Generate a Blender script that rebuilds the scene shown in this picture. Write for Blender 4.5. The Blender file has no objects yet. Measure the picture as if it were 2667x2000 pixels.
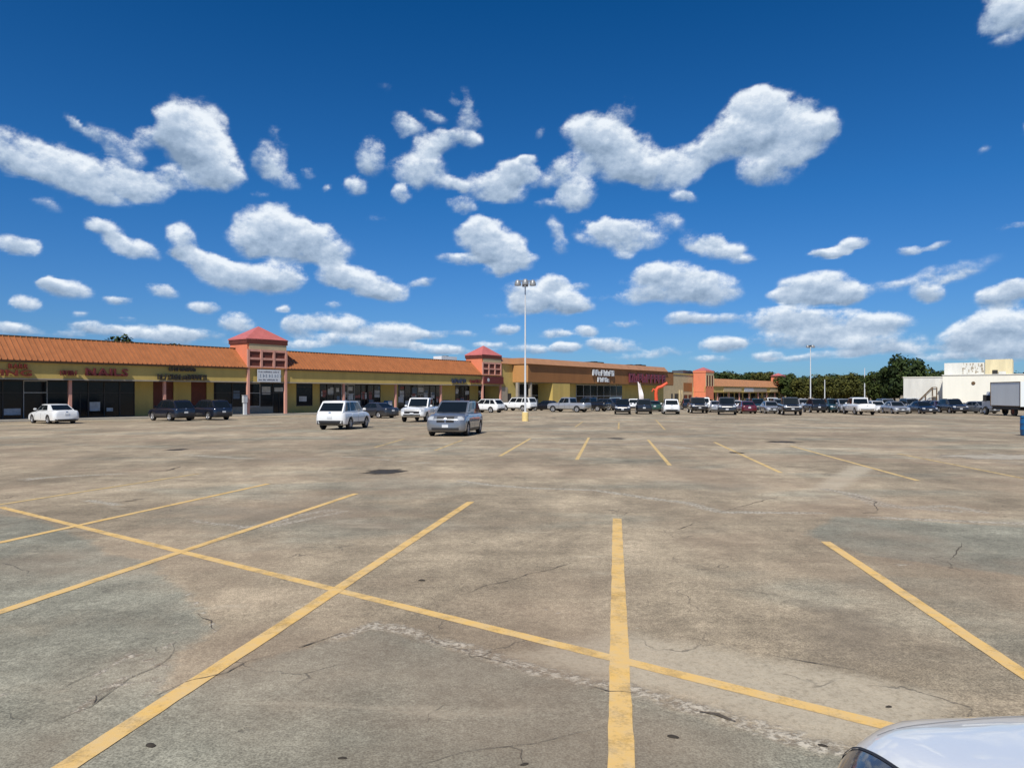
import bpy, bmesh, math, random
import numpy as np
from mathutils import Vector, Matrix
from mathutils.bvhtree import BVHTree

random.seed(7)
rng = np.random.default_rng(7)
PI = math.pi
R = math.radians
scene = bpy.context.scene
C = scene.collection

def vnoise(X, Y, Z, seed=0):
    """smooth value noise in [-1, 1] on arrays, the same on every run"""
    X, Y, Z = (np.asarray(q, dtype=np.float64) for q in (X, Y, Z))
    xi, yi, zi = np.floor(X).astype(np.int64), np.floor(Y).astype(np.int64), np.floor(Z).astype(np.int64)
    fx, fy, fz = X-xi, Y-yi, Z-zi
    fx, fy, fz = (f*f*f*(f*(f*6-15)+10) for f in (fx, fy, fz))
    def h(i, j, k):
        n = (i*374761393+j*668265263+k*2147483647+seed*1274126177) & 0xffffffff
        n = ((n ^ (n >> 13))*1274126177) & 0xffffffff; n = ((n ^ (n >> 15))*2246822519) & 0xffffffff
        return ((n ^ (n >> 16)) & 0xffff)/32767.5-1
    def l(a, b, t): return a+(b-a)*t
    return l(l(l(h(xi, yi, zi), h(xi+1, yi, zi), fx), l(h(xi, yi+1, zi), h(xi+1, yi+1, zi), fx), fy),
             l(l(h(xi, yi, zi+1), h(xi+1, yi, zi+1), fx), l(h(xi, yi+1, zi+1), h(xi+1, yi+1, zi+1), fx), fy), fz)

# ------------------------------------------------------------------ camera
F, CX, HY = 1850.0, 1333.5, 1023.0      # focal length, centre and horizon in photo pixels
EYE = 1.6
cam_d = bpy.data.cameras.new('camera'); cam = bpy.data.objects.new('camera', cam_d); C.objects.link(cam)
cam.location = (0, 0, EYE); cam.rotation_euler = (PI/2, 0, 0)
cam_d.sensor_width = 36; cam_d.lens = 36*F/2667.0
cam_d.shift_y = (HY-1000)/2667.0
cam_d.clip_start = 0.1; cam_d.clip_end = 8000
scene.camera = cam

# ------------------------------------------------------------------ light
SUN_EL = R(50)
SUN_H = Vector((-0.300, -0.954, 0)).normalized()
sun_dir = Vector((SUN_H.x*math.cos(SUN_EL), SUN_H.y*math.cos(SUN_EL), math.sin(SUN_EL)))
sd = bpy.data.lights.new('sun', 'SUN'); so = bpy.data.objects.new('sun', sd); C.objects.link(so)
sd.energy = 4.8; sd.angle = R(0.53); sd.color = (1.0, 0.95, 0.86)
so.rotation_euler = sun_dir.to_track_quat('Z', 'Y').to_euler()
so.location = (0, 0, 50)
scene.view_settings.view_transform = 'Standard'
scene.view_settings.look = 'None'
scene.view_settings.exposure = 0.0
scene.view_settings.gamma = 1.0
scene.view_settings.use_curve_mapping = False

SKYMUL = [(0.0, (.29, .55, .97, 1)), (.085, (.27, .52, .92, 1)), (.33, (.13, .50, .92, 1)), (.64, (.04, .40, .79, 1)), (1.0, (.03, .33, .70, 1))]
SKYGAIN = 1.0
world = bpy.data.worlds.new('World'); scene.world = world
world.use_nodes = True
def build_world():
    nt = world.node_tree; N = nt.nodes; Lk = nt.links
    N.clear()
    out = N.new('ShaderNodeOutputWorld'); bg = N.new('ShaderNodeBackground')
    bg.inputs['Strength'].default_value = 0.10
    Lk.new(bg.outputs[0], out.inputs[0])
    sky = N.new('ShaderNodeTexSky'); sky.sky_type = 'NISHITA'; sky.sun_disc = False
    sky.sun_elevation = SUN_EL
    sky.sun_rotation = math.atan2(sun_dir.x, sun_dir.y)
    sky.air_density = 1.0; sky.dust_density = 0.3; sky.ozone_density = 1.5; sky.altitude = 50
    def math_(op, a=None, b=None, c=None, clamp=False):
        n = N.new('ShaderNodeMath'); n.operation = op; n.use_clamp = clamp
        for i, v in enumerate((a, b, c)):
            if v is None: continue
            if isinstance(v, (int, float)): n.inputs[i].default_value = v
            else: Lk.new(v, n.inputs[i])
        return n.outputs[0]
    tc = N.new('ShaderNodeTexCoord'); D = tc.outputs['Generated']
    sp = N.new('ShaderNodeSeparateXYZ'); Lk.new(D, sp.inputs[0])
    az = math_('ARCTAN2', sp.outputs[0], sp.outputs[1]); el = math_('ARCSINE', sp.outputs[2])
    # the phone's colour rendering of a clear blue sky, by elevation, the same all round
    rmp = N.new('ShaderNodeValToRGB'); Lk.new(math_('MULTIPLY', el, 1/(PI/4)), rmp.inputs[0]); E = rmp.color_ramp.elements
    E[0].position = 0.0; E[0].color = SKYMUL[0][1]; E[1].position = SKYMUL[-1][0]; E[1].color = SKYMUL[-1][1]
    for p_, c_ in SKYMUL[1:-1]: k = E.new(p_); k.color = c_
    mul = N.new('ShaderNodeMix'); mul.data_type = 'RGBA'; mul.blend_type = 'MULTIPLY'; mul.inputs['Factor'].default_value = 1
    Lk.new(sky.outputs[0], mul.inputs[6]); Lk.new(rmp.outputs[0], mul.inputs[7])
    sc2 = N.new('ShaderNodeVectorMath'); sc2.operation = 'SCALE'; Lk.new(mul.outputs[2], sc2.inputs[0]); sc2.inputs['Scale'].default_value = SKYGAIN
    # scattered cumulus outside the sector that the cloud shell covers
    inx = math_('LESS_THAN', math_('ABSOLUTE', az), 0.68); iny = math_('LESS_THAN', el, 0.62)
    inside = math_('MULTIPLY', inx, iny)
    den = math_('MAXIMUM', math_('ADD', sp.outputs[2], 0.12), 0.12)
    cbp = N.new('ShaderNodeCombineXYZ'); Lk.new(math_('DIVIDE', sp.outputs[0], den), cbp.inputs[0]); Lk.new(math_('DIVIDE', sp.outputs[1], den), cbp.inputs[1])
    gn = N.new('ShaderNodeTexNoise'); gn.inputs['Scale'].default_value = 1.6; gn.inputs['Detail'].default_value = 7; gn.inputs['Roughness'].default_value = .6; Lk.new(cbp.outputs[0], gn.inputs['Vector'])
    gen = math_('MULTIPLY', math_('SUBTRACT', gn.outputs['Fac'], 0.56), 9.0, clamp=True)
    gen = math_('MULTIPLY', gen, math_('SUBTRACT', 1.0, inside))
    gen = math_('MULTIPLY', gen, math_('GREATER_THAN', sp.outputs[2], 0.01))
    mix = N.new('ShaderNodeMix'); mix.data_type = 'RGBA'
    Lk.new(gen, mix.inputs['Factor']); Lk.new(sc2.outputs[0], mix.inputs[6]); mix.inputs[7].default_value = (5.6, 6.4, 7.4, 1)
    Lk.new(mix.outputs[2], bg.inputs['Color'])
build_world()
world.cycles.sampling_method = 'MANUAL'; world.cycles.sample_map_resolution = 256

# ------------------------------------------------------------------ ground height and pixel helper
GK = [(-400, .56*1.0), (-40, .56), (44, -.616), (60, -.75), (100, -.95), (160, -1.5), (240, -1.7), (6000, -1.7)]
def gz(y):
    for (a, za), (b, zb) in zip(GK, GK[1:]):
        if y <= b:
            return za + (zb-za)*(y-a)/(b-a)
    return -1.7
def G(px, py, dz=0.0):
    """point of the ground seen at a photo pixel"""
    dx = (px-CX)/F; dy = (HY-py)/F
    t = 0.5
    lo, hi = 0.5, 900
    for _ in range(60):
        m = (lo+hi)/2
        if EYE+m*dy > gz(m)+dz: lo = m
        else: hi = m
    t = (lo+hi)/2
    return Vector((dx*t, t, gz(t)))
def at(px, y, z=None):
    return Vector(((px-CX)/F*y, y, gz(y) if z is None else z))


# ------------------------------------------------------------------ clouds: a far shell of scattered cumulus over the front sector
def build_sky():
    K = 2667/2212.0
    blobs = [  # screen-free: converted to compass bearing / elevation below. x, y, rx, ry, tilt(deg), weight
     (30,325,100,48,14,1.0),(120,362,100,48,14,1),(210,385,110,45,6,1),(300,400,70,30,8,.9),(200,425,80,14,6,.5),
     (410,290,75,72,35,1.15),(455,350,80,56,30,1.15),(360,275,32,46,0,.9),(385,385,60,26,5,.8),(480,385,55,28,10,.8),
     (255,318,60,26,35,.6),(180,280,45,12,35,.45),(310,300,40,28,-20,.5),
     (585,350,34,36,30,.7),(612,385,38,24,25,.65),(665,378,15,14,0,.5),(600,300,26,12,30,.35),
     (225,500,50,22,30,.95),(275,538,65,20,10,.95),(190,485,26,18,20,.6),
     (30,532,50,20,6,.9),(395,525,34,32,0,.9),(380,548,24,14,0,.6),
     (600,495,80,46,8,1.1),(670,525,85,42,12,1.1),(560,520,60,34,4,.9),(640,550,90,24,2,.8),
     (455,575,75,28,14,1),(520,600,90,32,4,1),(600,600,62,34,0,1),(430,555,40,20,10,.8),
     (725,592,48,30,8,1.1),(785,615,70,30,14,1.1),(840,635,42,20,0,.9),(910,612,34,9,-15,.5),
     (140,625,58,20,8,.95),(57,655,34,15,0,.9),(105,612,26,12,0,.6),(252,650,34,10,0,.8),(355,632,38,14,10,.9),(445,663,36,13,0,.8),(510,697,36,24,0,1),(612,668,18,8,0,.5),
     (350,722,90,20,4,.9),(240,712,85,13,4,.85),(150,722,40,10,0,.6),(30,712,70,14,4,.9),(430,722,60,12,0,.7),
     (650,705,38,25,0,1),(730,700,75,22,10,.85),(850,718,60,22,0,.9),(920,722,50,10,0,.7),(760,735,120,14,0,.6),(660,745,60,10,0,.5),
     (800,345,34,44,10,.75),(768,402,22,16,0,.65),(872,278,46,20,25,.75),(1005,225,20,34,0,.42),(1010,265,36,26,0,.5),(940,318,52,24,-15,.75),(1005,305,36,18,10,.75),
     (905,368,62,34,0,.85),(868,420,20,20,0,.7),(985,393,34,17,0,.75),(1065,395,75,32,-6,.85),(1120,375,36,28,0,.7),(1138,345,20,15,0,.6),(1000,440,34,18,5,.75),(1098,420,50,16,0,.6),
     (1065,525,80,44,20,1.1),(1035,492,42,28,0,.95),(1010,562,60,13,3,.7),(1105,560,55,28,0,.95),(1205,495,18,22,0,.4),(1215,530,20,24,0,.45),(1080,585,40,14,0,.6),
     (1285,285,70,42,0,.95),(1330,330,95,60,20,1.15),(1235,370,50,40,10,.95),(1255,420,44,40,0,1.1),(1350,238,34,28,0,.45),(1420,365,90,42,10,1.05),(1520,335,80,36,-14,1.0),
     (1650,265,88,66,0,1.2),(1640,220,58,34,0,1.1),(1735,300,66,56,-10,1.1),(1672,355,80,42,0,1.0),(1740,228,30,14,-10,.45),(1600,300,70,45,0,1.0),(1475,425,34,14,8,.6),(1780,270,34,40,0,.6),
     (1345,508,90,30,2,1.1),(1320,492,45,22,0,.9),(1350,545,28,10,0,.6),(1550,535,60,22,4,.95),(1545,515,28,16,0,.9),(1500,520,34,24,20,.5),
     (1450,612,95,42,0,1.1),(1410,588,40,24,0,.85),(1530,622,72,34,6,1.05),(1380,640,50,20,0,.8),
     (1180,642,90,30,8,1.1),(1195,612,34,20,0,.9),(1130,655,44,22,0,.9),(1245,662,40,12,6,.9),(1255,618,28,8,0,.45),
     (1770,620,82,34,0,1.15),(1705,640,50,16,0,.9),(1835,632,46,26,5,1),(1775,650,90,12,0,.7),
     (1795,545,42,11,0,.9),(1840,526,42,13,-6,.9),(1970,538,34,12,0,.85),(2025,534,34,8,-8,.7),
     (2000,632,38,20,0,1),(2000,600,150,18,-12,.28),(2165,640,60,26,0,1),(2210,620,50,22,0,.95),(2200,492,40,8,-5,.5),
     (1690,690,90,26,0,.95),(1800,700,110,30,0,.95),(1900,700,70,24,0,.85),(1560,745,50,18,0,1),(1740,730,130,22,0,.85),(1880,740,110,24,0,.85),(1655,768,34,12,0,.9),(1960,755,60,14,0,.7),(1590,740,30,10,0,.7),
     (2100,720,75,34,-14,.95),(2170,700,80,40,0,.95),(2130,750,110,24,0,.9),(2190,760,80,22,0,.9),(1480,688,44,15,0,.8),(1540,690,60,12,0,.7),
     (1090,712,34,12,-8,.85),(1200,720,40,9,0,.7),(1270,714,26,13,0,.7),(1330,745,62,16,4,.9),(1150,752,56,10,0,.8),(1222,748,34,11,0,.85),(950,756,60,12,0,.7),(1060,745,40,10,0,.7),(1440,760,60,10,0,.6),(1000,720,40,8,0,.4),
     (1190,445,30,10,0,.35),(1300,640,24,8,0,.3),(820,470,20,8,0,.3),(95,445,40,12,10,.3),(560,420,30,10,0,.3),(705,405,9,10,0,.5),(930,260,30,12,20,.4),(975,215,12,20,0,.4),(1170,395,30,20,0,.5),(1215,360,16,16,0,.4),
     (845,185,26,8,0,.22),(1165,285,14,9,0,.3),(2120,322,18,8,-10,.3),(1440,480,40,16,20,.35),(1600,560,30,10,0,.4),(100,745,60,8,0,.5),(520,740,40,9,0,.6),(860,745,60,8,0,.6),(1000,760,70,8,0,.55),(1380,770,60,8,0,.5),(1530,775,50,8,0,.5),(2040,770,60,9,0,.6),(1720,775,60,8,0,.6),(1820,765,70,9,0,.7),(280,690,24,6,0,.4),(180,680,20,6,0,.3),(720,660,20,7,0,.35),(2060,600,70,10,-12,.25),(1930,610,60,10,0,.25),(1080,680,40,8,0,.4),(1350,700,40,9,0,.5),(1260,790,50,7,0,.5),
     (2165,20,55,55,0,.95),(2200,60,40,34,0,.8),(2170,95,34,14,0,.4),(2212,285,16,18,0,.6),
    ]

    A = np.radians(np.arange(-40, 40.01, .19)); Eo = np.radians(np.arange(-.4, 36.5, .19))
    a2, e2 = np.meshgrid(A, Eo); a = a2.ravel(); e = e2.ravel(); n = len(a)
    dx, dy, dz = np.sin(a)*np.cos(e), np.cos(a)*np.cos(e), np.sin(e)
    wa = sum(vnoise(dx*f, dy*f, dz*1.3*f, 3+i)*k for i, (f, k) in enumerate(((9, .0055), (26, .0060), (62, .0042), (120, .0018))))
    we = sum(vnoise(dx*f, dy*f, dz*1.3*f, 13+i)*k for i, (f, k) in enumerate(((9, .0040), (26, .0045), (62, .0034), (120, .0015))))
    lowk = np.clip(e/.25, .3, 1)          # distant cloud is smaller, so it is displaced less
    aw = a+wa*lowk; ew = e+we*lowk
    S = np.zeros(n); V = np.zeros(n)
    for (bx, by, rx, ry, tilt, w) in blobs:
        u = (bx*K-CX)/F; v = (HY-by*K)/F
        a0 = math.atan(u); e0 = math.atan(v*math.cos(a0))
        kx = K/F*math.cos(a0)**2; ky = K/F*math.cos(a0)*math.cos(e0)**2
        c, s_ = math.cos(-R(tilt)), math.sin(-R(tilt)); X = aw-a0; Y = ew-e0
        lx = (X*c+Y*s_)/(rx*kx*1.20); ly = (-X*s_+Y*c)/(ry*ky*1.22)
        f = np.clip(1-(lx*lx+ly*ly), 0, 1)
        S += f*w; V += f*w*ly
    V = V/np.maximum(S, .08)
    lim = np.clip((np.radians(39.5)-np.abs(a))/np.radians(2.5), 0, 1)*np.clip((np.radians(36)-e)/np.radians(2.5), 0, 1)
    S *= lim
    na, ne = len(A), len(Eo); idx = np.arange(n).reshape(ne, na)
    faces = np.stack([idx[:-1, :-1], idx[1:, :-1], idx[1:, 1:], idx[:-1, 1:]], -1).reshape(-1, 4)
    RR = 6500.0
    me = bpy.data.meshes.new('sky'); me.vertices.add(n)
    me.vertices.foreach_set('co', np.stack([dx*RR, dy*RR, dz*RR+EYE], -1).astype(np.float32).ravel())
    me.loops.add(faces.size); me.loops.foreach_set('vertex_index', faces.ravel().astype(np.int32))
    me.polygons.add(len(faces)); me.polygons.foreach_set('loop_start', np.arange(0, faces.size, 4).astype(np.int32)); me.update(calc_edges=True)
    for nm, arr in (('cloud', S), ('height', V)):
        at_ = me.attributes.new(nm, 'FLOAT', 'POINT'); at_.data.foreach_set('value', arr.astype(np.float32))
    m = bpy.data.materials.new('cumulus'); m.use_nodes = True; N = m.node_tree.nodes; L = m.node_tree.links; N.clear()
    def mt(op, x, y=None, z=None, clamp=False):
        q = N.new('ShaderNodeMath'); q.operation = op; q.use_clamp = clamp
        for i, v in enumerate((x, y, z)):
            if v is None: continue
            if isinstance(v, (int, float)): q.inputs[i].default_value = v
            else: L.new(v, q.inputs[i])
        return q.outputs[0]
    g = N.new('ShaderNodeNewGeometry')
    def nz(scale, det, rough, off=(0, 0, 0)):
        mp = N.new('ShaderNodeMapping'); mp.inputs['Scale'].default_value = (1/RR, 1/RR, 1.35/RR); mp.inputs['Location'].default_value = off
        q = N.new('ShaderNodeTexNoise'); q.inputs['Scale'].default_value = scale; q.inputs['Detail'].default_value = det; q.inputs['Roughness'].default_value = rough
        L.new(g.outputs['Position'], mp.inputs[0]); L.new(mp.outputs[0], q.inputs['Vector']); return q.outputs['Fac']
    def attr(nm):
        q = N.new('ShaderNodeAttribute'); q.attribute_name = nm; return q.outputs['Fac']
    S_ = attr('cloud'); H_ = attr('height')
    n1 = nz(15, 9, .62); n1b = nz(15, 9, .62, (-.004, 0, .016)); n2 = nz(48, 7, .65); n2b = nz(48, 7, .65, (-.002, 0, .006))
    # base edges stay softer and flatter than the crowns
    amp = mt('MULTIPLY_ADD', H_, .35, 1.0)
    nn = mt('ADD', mt('MULTIPLY', mt('SUBTRACT', n1, .5), 2.1), mt('MULTIPLY', mt('SUBTRACT', n2, .5), 1.35))
    nn = mt('MULTIPLY', nn, amp)
    dens = mt('ADD', mt('MINIMUM', S_, 1.1), nn)
    mr = N.new('ShaderNodeMapRange'); mr.interpolation_type = 'SMOOTHSTEP'; L.new(dens, mr.inputs[0]); mr.inputs[1].default_value = -.16; mr.inputs[2].default_value = .92
    gate = mt('MULTIPLY', S_, 3.6, clamp=True)
    body_a = mt('POWER', mt('MULTIPLY', mr.outputs[0], gate), 1.35)
    alpha = mt('MULTIPLY', body_a, .96)
    lit = mt('ADD', mt('MULTIPLY', mt('SUBTRACT', n1, n1b), 1.9), mt('MULTIPLY', mt('SUBTRACT', n2, n2b), .7))
    core = mt('MULTIPLY', mt('SUBTRACT', dens, .8), -.16)
    br = mt('ADD', mt('ADD', mt('MULTIPLY', H_, .75), lit), mt('ADD', core, .60), clamp=True)  # sunlit crowns and shaded bases painted into the cloud brightness
    ramp = N.new('ShaderNodeValToRGB'); L.new(br, ramp.inputs[0]); e_ = ramp.color_ramp.elements
    e_[0].position = 0.0; e_[0].color = (.24, .335, .47, 1); e_[1].position = 1.0; e_[1].color = (.88, .94, 1.0, 1)
    q = e_.new(.40); q.color = (.40, .51, .66, 1); q = e_.new(.7); q.color = (.58, .68, .81, 1)
    em = N.new('ShaderNodeEmission'); L.new(ramp.outputs[0], em.inputs[0]); em.inputs[1].default_value = 1.0
    tr = N.new('ShaderNodeBsdfTransparent'); mx = N.new('ShaderNodeMixShader'); out = N.new('ShaderNodeOutputMaterial')
    L.new(alpha, mx.inputs[0]); L.new(tr.outputs[0], mx.inputs[1]); L.new(em.outputs[0], mx.inputs[2]); L.new(mx.outputs[0], out.inputs[0])
    m.cycles.emission_sampling = 'NONE'
    me.materials.append(m)
    o = bpy.data.objects.new('sky', me); C.objects.link(o); o['kind'] = 'structure'
build_sky()

# ------------------------------------------------------------------ materials
def new_mat(name):
    m = bpy.data.materials.new(name); m.use_nodes = True
    return m, m.node_tree.nodes, m.node_tree.links, m.node_tree.nodes['Principled BSDF']
def pbr(name, col, rough=.6, metal=0.0, var=.12, scale=3.0, bump=0.0, coat=0.0, streak=False, spec=.5):
    m, N, L, b = new_mat(name)
    b.inputs['Roughness'].default_value = rough; b.inputs['Metallic'].default_value = metal
    b.inputs['Coat Weight'].default_value = coat; b.inputs['Coat Roughness'].default_value = .04
    b.inputs['Specular IOR Level'].default_value = spec
    g = N.new('ShaderNodeNewGeometry'); n = N.new('ShaderNodeTexNoise'); n.inputs['Scale'].default_value = scale
    n.inputs['Detail'].default_value = 6; n.inputs['Roughness'].default_value = .65
    if streak:
        mp = N.new('ShaderNodeMapping'); mp.inputs['Scale'].default_value = (1, 1, .18); L.new(g.outputs['Position'], mp.inputs[0]); L.new(mp.outputs[0], n.inputs['Vector'])
    else: L.new(g.outputs['Position'], n.inputs['Vector'])
    mr = N.new('ShaderNodeMapRange'); mr.inputs[1].default_value = .3; mr.inputs[2].default_value = .7
    mr.inputs[3].default_value = 1-var; mr.inputs[4].default_value = 1+var; L.new(n.outputs['Fac'], mr.inputs[0])
    v = N.new('ShaderNodeVectorMath'); v.operation = 'SCALE'; v.inputs[0].default_value = col[:3]; L.new(mr.outputs[0], v.inputs['Scale'])
    L.new(v.outputs[0], b.inputs['Base Color'])
    if bump:
        bp = N.new('ShaderNodeBump'); bp.inputs['Strength'].default_value = bump; bp.inputs['Distance'].default_value = .02
        n2 = N.new('ShaderNodeTexNoise'); n2.inputs['Scale'].default_value = scale*12; L.new(g.outputs['Position'], n2.inputs['Vector'])
        L.new(n2.outputs['Fac'], bp.inputs['Height']); L.new(bp.outputs[0], b.inputs['Normal'])
    return m
M = {}
M['roof'] = pbr('orange_metal_roof', (.37, .140, .053), .45, 0, .16, 1.2, streak=True)
M['roof2'] = pbr('orange_metal_panel', (.36, .138, .052), .45, 0, .12, .8, streak=True)
M['roofhaze'] = pbr('hazed_orange_roof', (.43, .215, .105), .5, 0, .12, .8, streak=True)  # same orange roof, paler: distance haze put into the colour
M['fascia'] = pbr('olive_yellow_stucco', (.54, .395, .118), .85, 0, .12, .7, .2, streak=True)
M['wall'] = pbr('ochre_wall', (.50, .385, .125), .85, 0, .15, .8, .2, streak=True)
M['trim'] = pbr('brown_trim', (.13, .075, .03), .6, 0, .15, 2)
M['pale_trim'] = pbr('greyish_trim', (.36, .31, .24), .7, 0, .12, 2)
M['salmon'] = pbr('salmon_stucco', (.70, .215, .11), .85, 0, .1, .8, .2, streak=True)
M['salmon_col'] = pbr('salmon_column', (.60, .30, .23), .8, 0, .12, 1.5, streak=True)
M['pinkroof'] = pbr('pink_metal_roof', (.54, .155, .135), .4, 0, .12, 1.5)
M['tan'] = pbr('tan_stucco', (.50, .40, .24), .85, 0, .1, 1, .2)
M['maroon'] = pbr('maroon_panel', (.12, .028, .016), .7, 0, .2, 1.5)
M['brownface'] = pbr('brown_canopy_face', (.29, .125, .038), .75, 0, .14, .5, streak=True)
M['litside'] = pbr('sunlit_canopy_side', (.50, .25, .085), .7, 0, .12, .5, streak=True)  # brighter copy of the canopy colour, sunlight on the side painted in
M['glass'] = pbr('dark_shop_glass', (.010, .011, .013), .10, 0, .3, .5, spec=.30)
M['frame'] = pbr('dark_window_frame', (.035, .03, .028), .5, 0, .2, 3)
M['alum'] = pbr('aluminium', (.42, .42, .42), .4, .3, .1, 3)
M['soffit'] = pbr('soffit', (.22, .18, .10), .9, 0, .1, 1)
M['walk'] = pbr('sidewalk_concrete', (.42, .38, .31), .9, 0, .16, 1.5, .3)
M['backwall'] = pbr('store_back_wall', (.16, .12, .05), .9, 0, .2, .9)
M['white'] = pbr('white_painted_wall', (.82, .80, .70), .85, 0, .07, .35, .2, streak=True)
M['white2'] = pbr('offwhite_wall', (.66, .65, .60), .85, 0, .14, .6, .2, streak=True)
M['beige'] = pbr('beige_penthouse', (.66, .57, .36), .85, 0, .14, 1.2, streak=True)
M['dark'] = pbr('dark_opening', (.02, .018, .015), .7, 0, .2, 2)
M['pole'] = pbr('pale_painted_steel', (.66, .68, .70), .45, .1, .08, 2)
M['poleyellow'] = pbr('yellow_base_paint', (.76, .58, .24), .8, 0, .12, 5, .3)
M['lamp'] = pbr('lamp_housing', (.10, .10, .11), .4, .3, .1, 4)
M['lamphead'] = pbr('lamp_head_grey', (.26, .27, .28), .4, .2, .1, 4)
M['lens'] = pbr('lamp_lens', (.75, .77, .78), .2, 0, .05, 4)
M['signred'] = pbr('sign_dark_red', (.17, .026, .012), .5, 0, .1, 5)
M['signplum'] = pbr('sign_plum', (.12, .018, .018), .5, 0, .1, 5)
M['signblack'] = pbr('sign_black', (.028, .024, .02), .5, 0, .1, 5)
M['signblue'] = pbr('sign_navy', (.03, .04, .08), .5, 0, .1, 5)
M['signpurple'] = pbr('sign_purple', (.15, .03, .05), .5, 0, .1, 5)
M['signwhite'] = pbr('sign_white', (.60, .63, .66), .6, 0, .08, 5)
M['signgrey'] = pbr('sign_print_grey', (.10, .10, .13), .6, 0, .1, 5)
M['poster'] = pbr('poster_paper', (.50, .52, .54), .7, 0, .25, 2.5)
M['poster2'] = pbr('poster_red', (.28, .10, .09), .7, 0, .25, 2.5)
M['poster3'] = pbr('poster_blue', (.12, .17, .24), .7, 0, .25, 2.5)
M['trunk'] = pbr('bark', (.10, .075, .05), .95, 0, .25, 4, .5)
M['bluepl'] = pbr('blue_plastic', (.015, .12, .30), .4, 0, .08, 4)
M['tubeman'] = pbr('orange_nylon', (.72, .09, .03), .55, 0, .08, 3)
M['flag'] = pbr('white_flag_cloth', (.82, .76, .74), .8, 0, .08, 3)
M['pebble'] = pbr('dark_debris', (.035, .028, .02), .9, 0, .3, 40)
# car materials
M['carglass'] = pbr('car_glass', (.008, .012, .016), .05, 0, .1, 2, spec=.28)
M['tyre'] = pbr('tyre_rubber', (.016, .016, .017), .85, 0, .2, 12)
M['rim'] = pbr('alloy_rim', (.46, .46, .47), .32, .6, .1, 5)
M['plastic'] = pbr('black_plastic', (.022, .022, .024), .55, 0, .15, 6)
M['chrome'] = pbr('chrome', (.62, .62, .63), .16, .9, .05, 5)
M['headl'] = pbr('headlight_lens', (.50, .52, .54), .08, .2, .1, 9)
M['taill'] = pbr('taillight_lens', (.28, .012, .012), .12, 0, .15, 9)
M['plate'] = pbr('licence_plate', (.62, .64, .66), .5, 0, .1, 9)
M['cargrey'] = pbr('truck_chassis', (.03, .03, .032), .7, 0, .2, 5)
M['truckbox'] = pbr('truck_box', (.74, .78, .78), .6, 0, .06, .6, streak=True)
M['rust'] = pbr('rusty_red_hub', (.16, .05, .03), .8, 0, .2, 8)
def paint(name, col, metal=0.0, rough=.3): return pbr(name, col, rough, metal, .03, 1.5, 0, coat=1.0)
PT = {
 'white': paint('white_car_paint', (.80, .81, .81)), 'silver': paint('silver_car_paint', (.42, .43, .45), .45),
 'grey': paint('grey_car_paint', (.20, .215, .24), .35), 'black': paint('black_car_paint', (.010, .010, .012)),
 'navy': paint('navy_car_paint', (.014, .018, .032), .2), 'red': paint('red_car_paint', (.11, .010, .014), .1),
 'blue': paint('pale_blue_car_paint', (.26, .36, .44), .2), 'teal': paint('teal_car_paint', (.02, .06, .07), .2),
 'darkgrey': paint('charcoal_car_paint', (.04, .042, .048), .35), 'green': paint('green_car_paint', (.02, .06, .035), .1),
 'maroon': paint('maroon_car_paint', (.05, .012, .014), .1),
}

# ------------------------------------------------------------------ object helpers
class MB:
    def __init__(s): s.v = []; s.f = []; s.mi = []
    def add(s, vs, fs, mi=0):
        o = len(s.v); s.v += [tuple(v) for v in vs]; s.f += [tuple(i+o for i in f) for f in fs]; s.mi += [mi]*len(fs); return s
    def box(s, x0, x1, y0, y1, z0, z1, mi=0):
        vs = [(x, y, z) for z in (z0, z1) for (x, y) in ((x0, y0), (x1, y0), (x1, y1), (x0, y1))]
        return s.add(vs, [(3, 2, 1, 0), (4, 5, 6, 7), (0, 1, 5, 4), (1, 2, 6, 5), (2, 3, 7, 6), (3, 0, 4, 7)], mi)
    def prism(s, pts_yz, x0, x1, mi=0):
        """polygon in the (y, z) plane swept along x"""
        n = len(pts_yz)
        vs = [(x0, y, z) for y, z in pts_yz]+[(x1, y, z) for y, z in pts_yz]
        fs = [tuple(range(n)), tuple(range(2*n-1, n-1, -1))]+[(i, i+n, (i+1) % n+n, (i+1) % n) for i in range(n)]
        return s.add(vs, fs, mi)
    def tube(s, p0, p1, r0, r1=None, n=10, cap=True, mi=0):
        r1 = r0 if r1 is None else r1
        p0 = Vector(p0); p1 = Vector(p1); d = (p1-p0).normalized()
        a = d.orthogonal().normalized(); b = d.cross(a)
        vs = [p+(a*math.cos(2*PI*i/n)+b*math.sin(2*PI*i/n))*r for p, r in ((p0, r0), (p1, r1)) for i in range(n)]
        fs = [(i, (i+1) % n, (i+1) % n+n, i+n) for i in range(n)]
        if cap: fs += [tuple(range(n-1, -1, -1)), tuple(range(n, 2*n))]
        return s.add(vs, fs, mi)
    def lathe(s, prof, axis='Z', n=20, c=(0, 0, 0), mi=0):
        vs = []; fs = []; m = len(prof)
        for i in range(n):
            a = 2*PI*i/n
            for r, h in prof:
                if axis == 'Z': vs.append((c[0]+r*math.cos(a), c[1]+r*math.sin(a), c[2]+h))
                else: vs.append((c[0]+r*math.cos(a), c[1]+h, c[2]+r*math.sin(a)))
        for i in range(n):
            j = (i+1) % n
            for k in range(m-1):
                q = (i*m+k, j*m+k, j*m+k+1, i*m+k+1)
                fs.append(q if axis == 'Z' else q[::-1])
        return s.add(vs, fs, mi)
    def mesh(s, name, smooth=False, sharp=35):
        me = bpy.data.meshes.new(name); me.from_pydata(s.v, [], s.f)
        if smooth:
            me.polygons.foreach_set('use_smooth', [True]*len(me.polygons)); me.update()
            me.set_sharp_from_angle(angle=R(sharp))
        me.update(); return me
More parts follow.
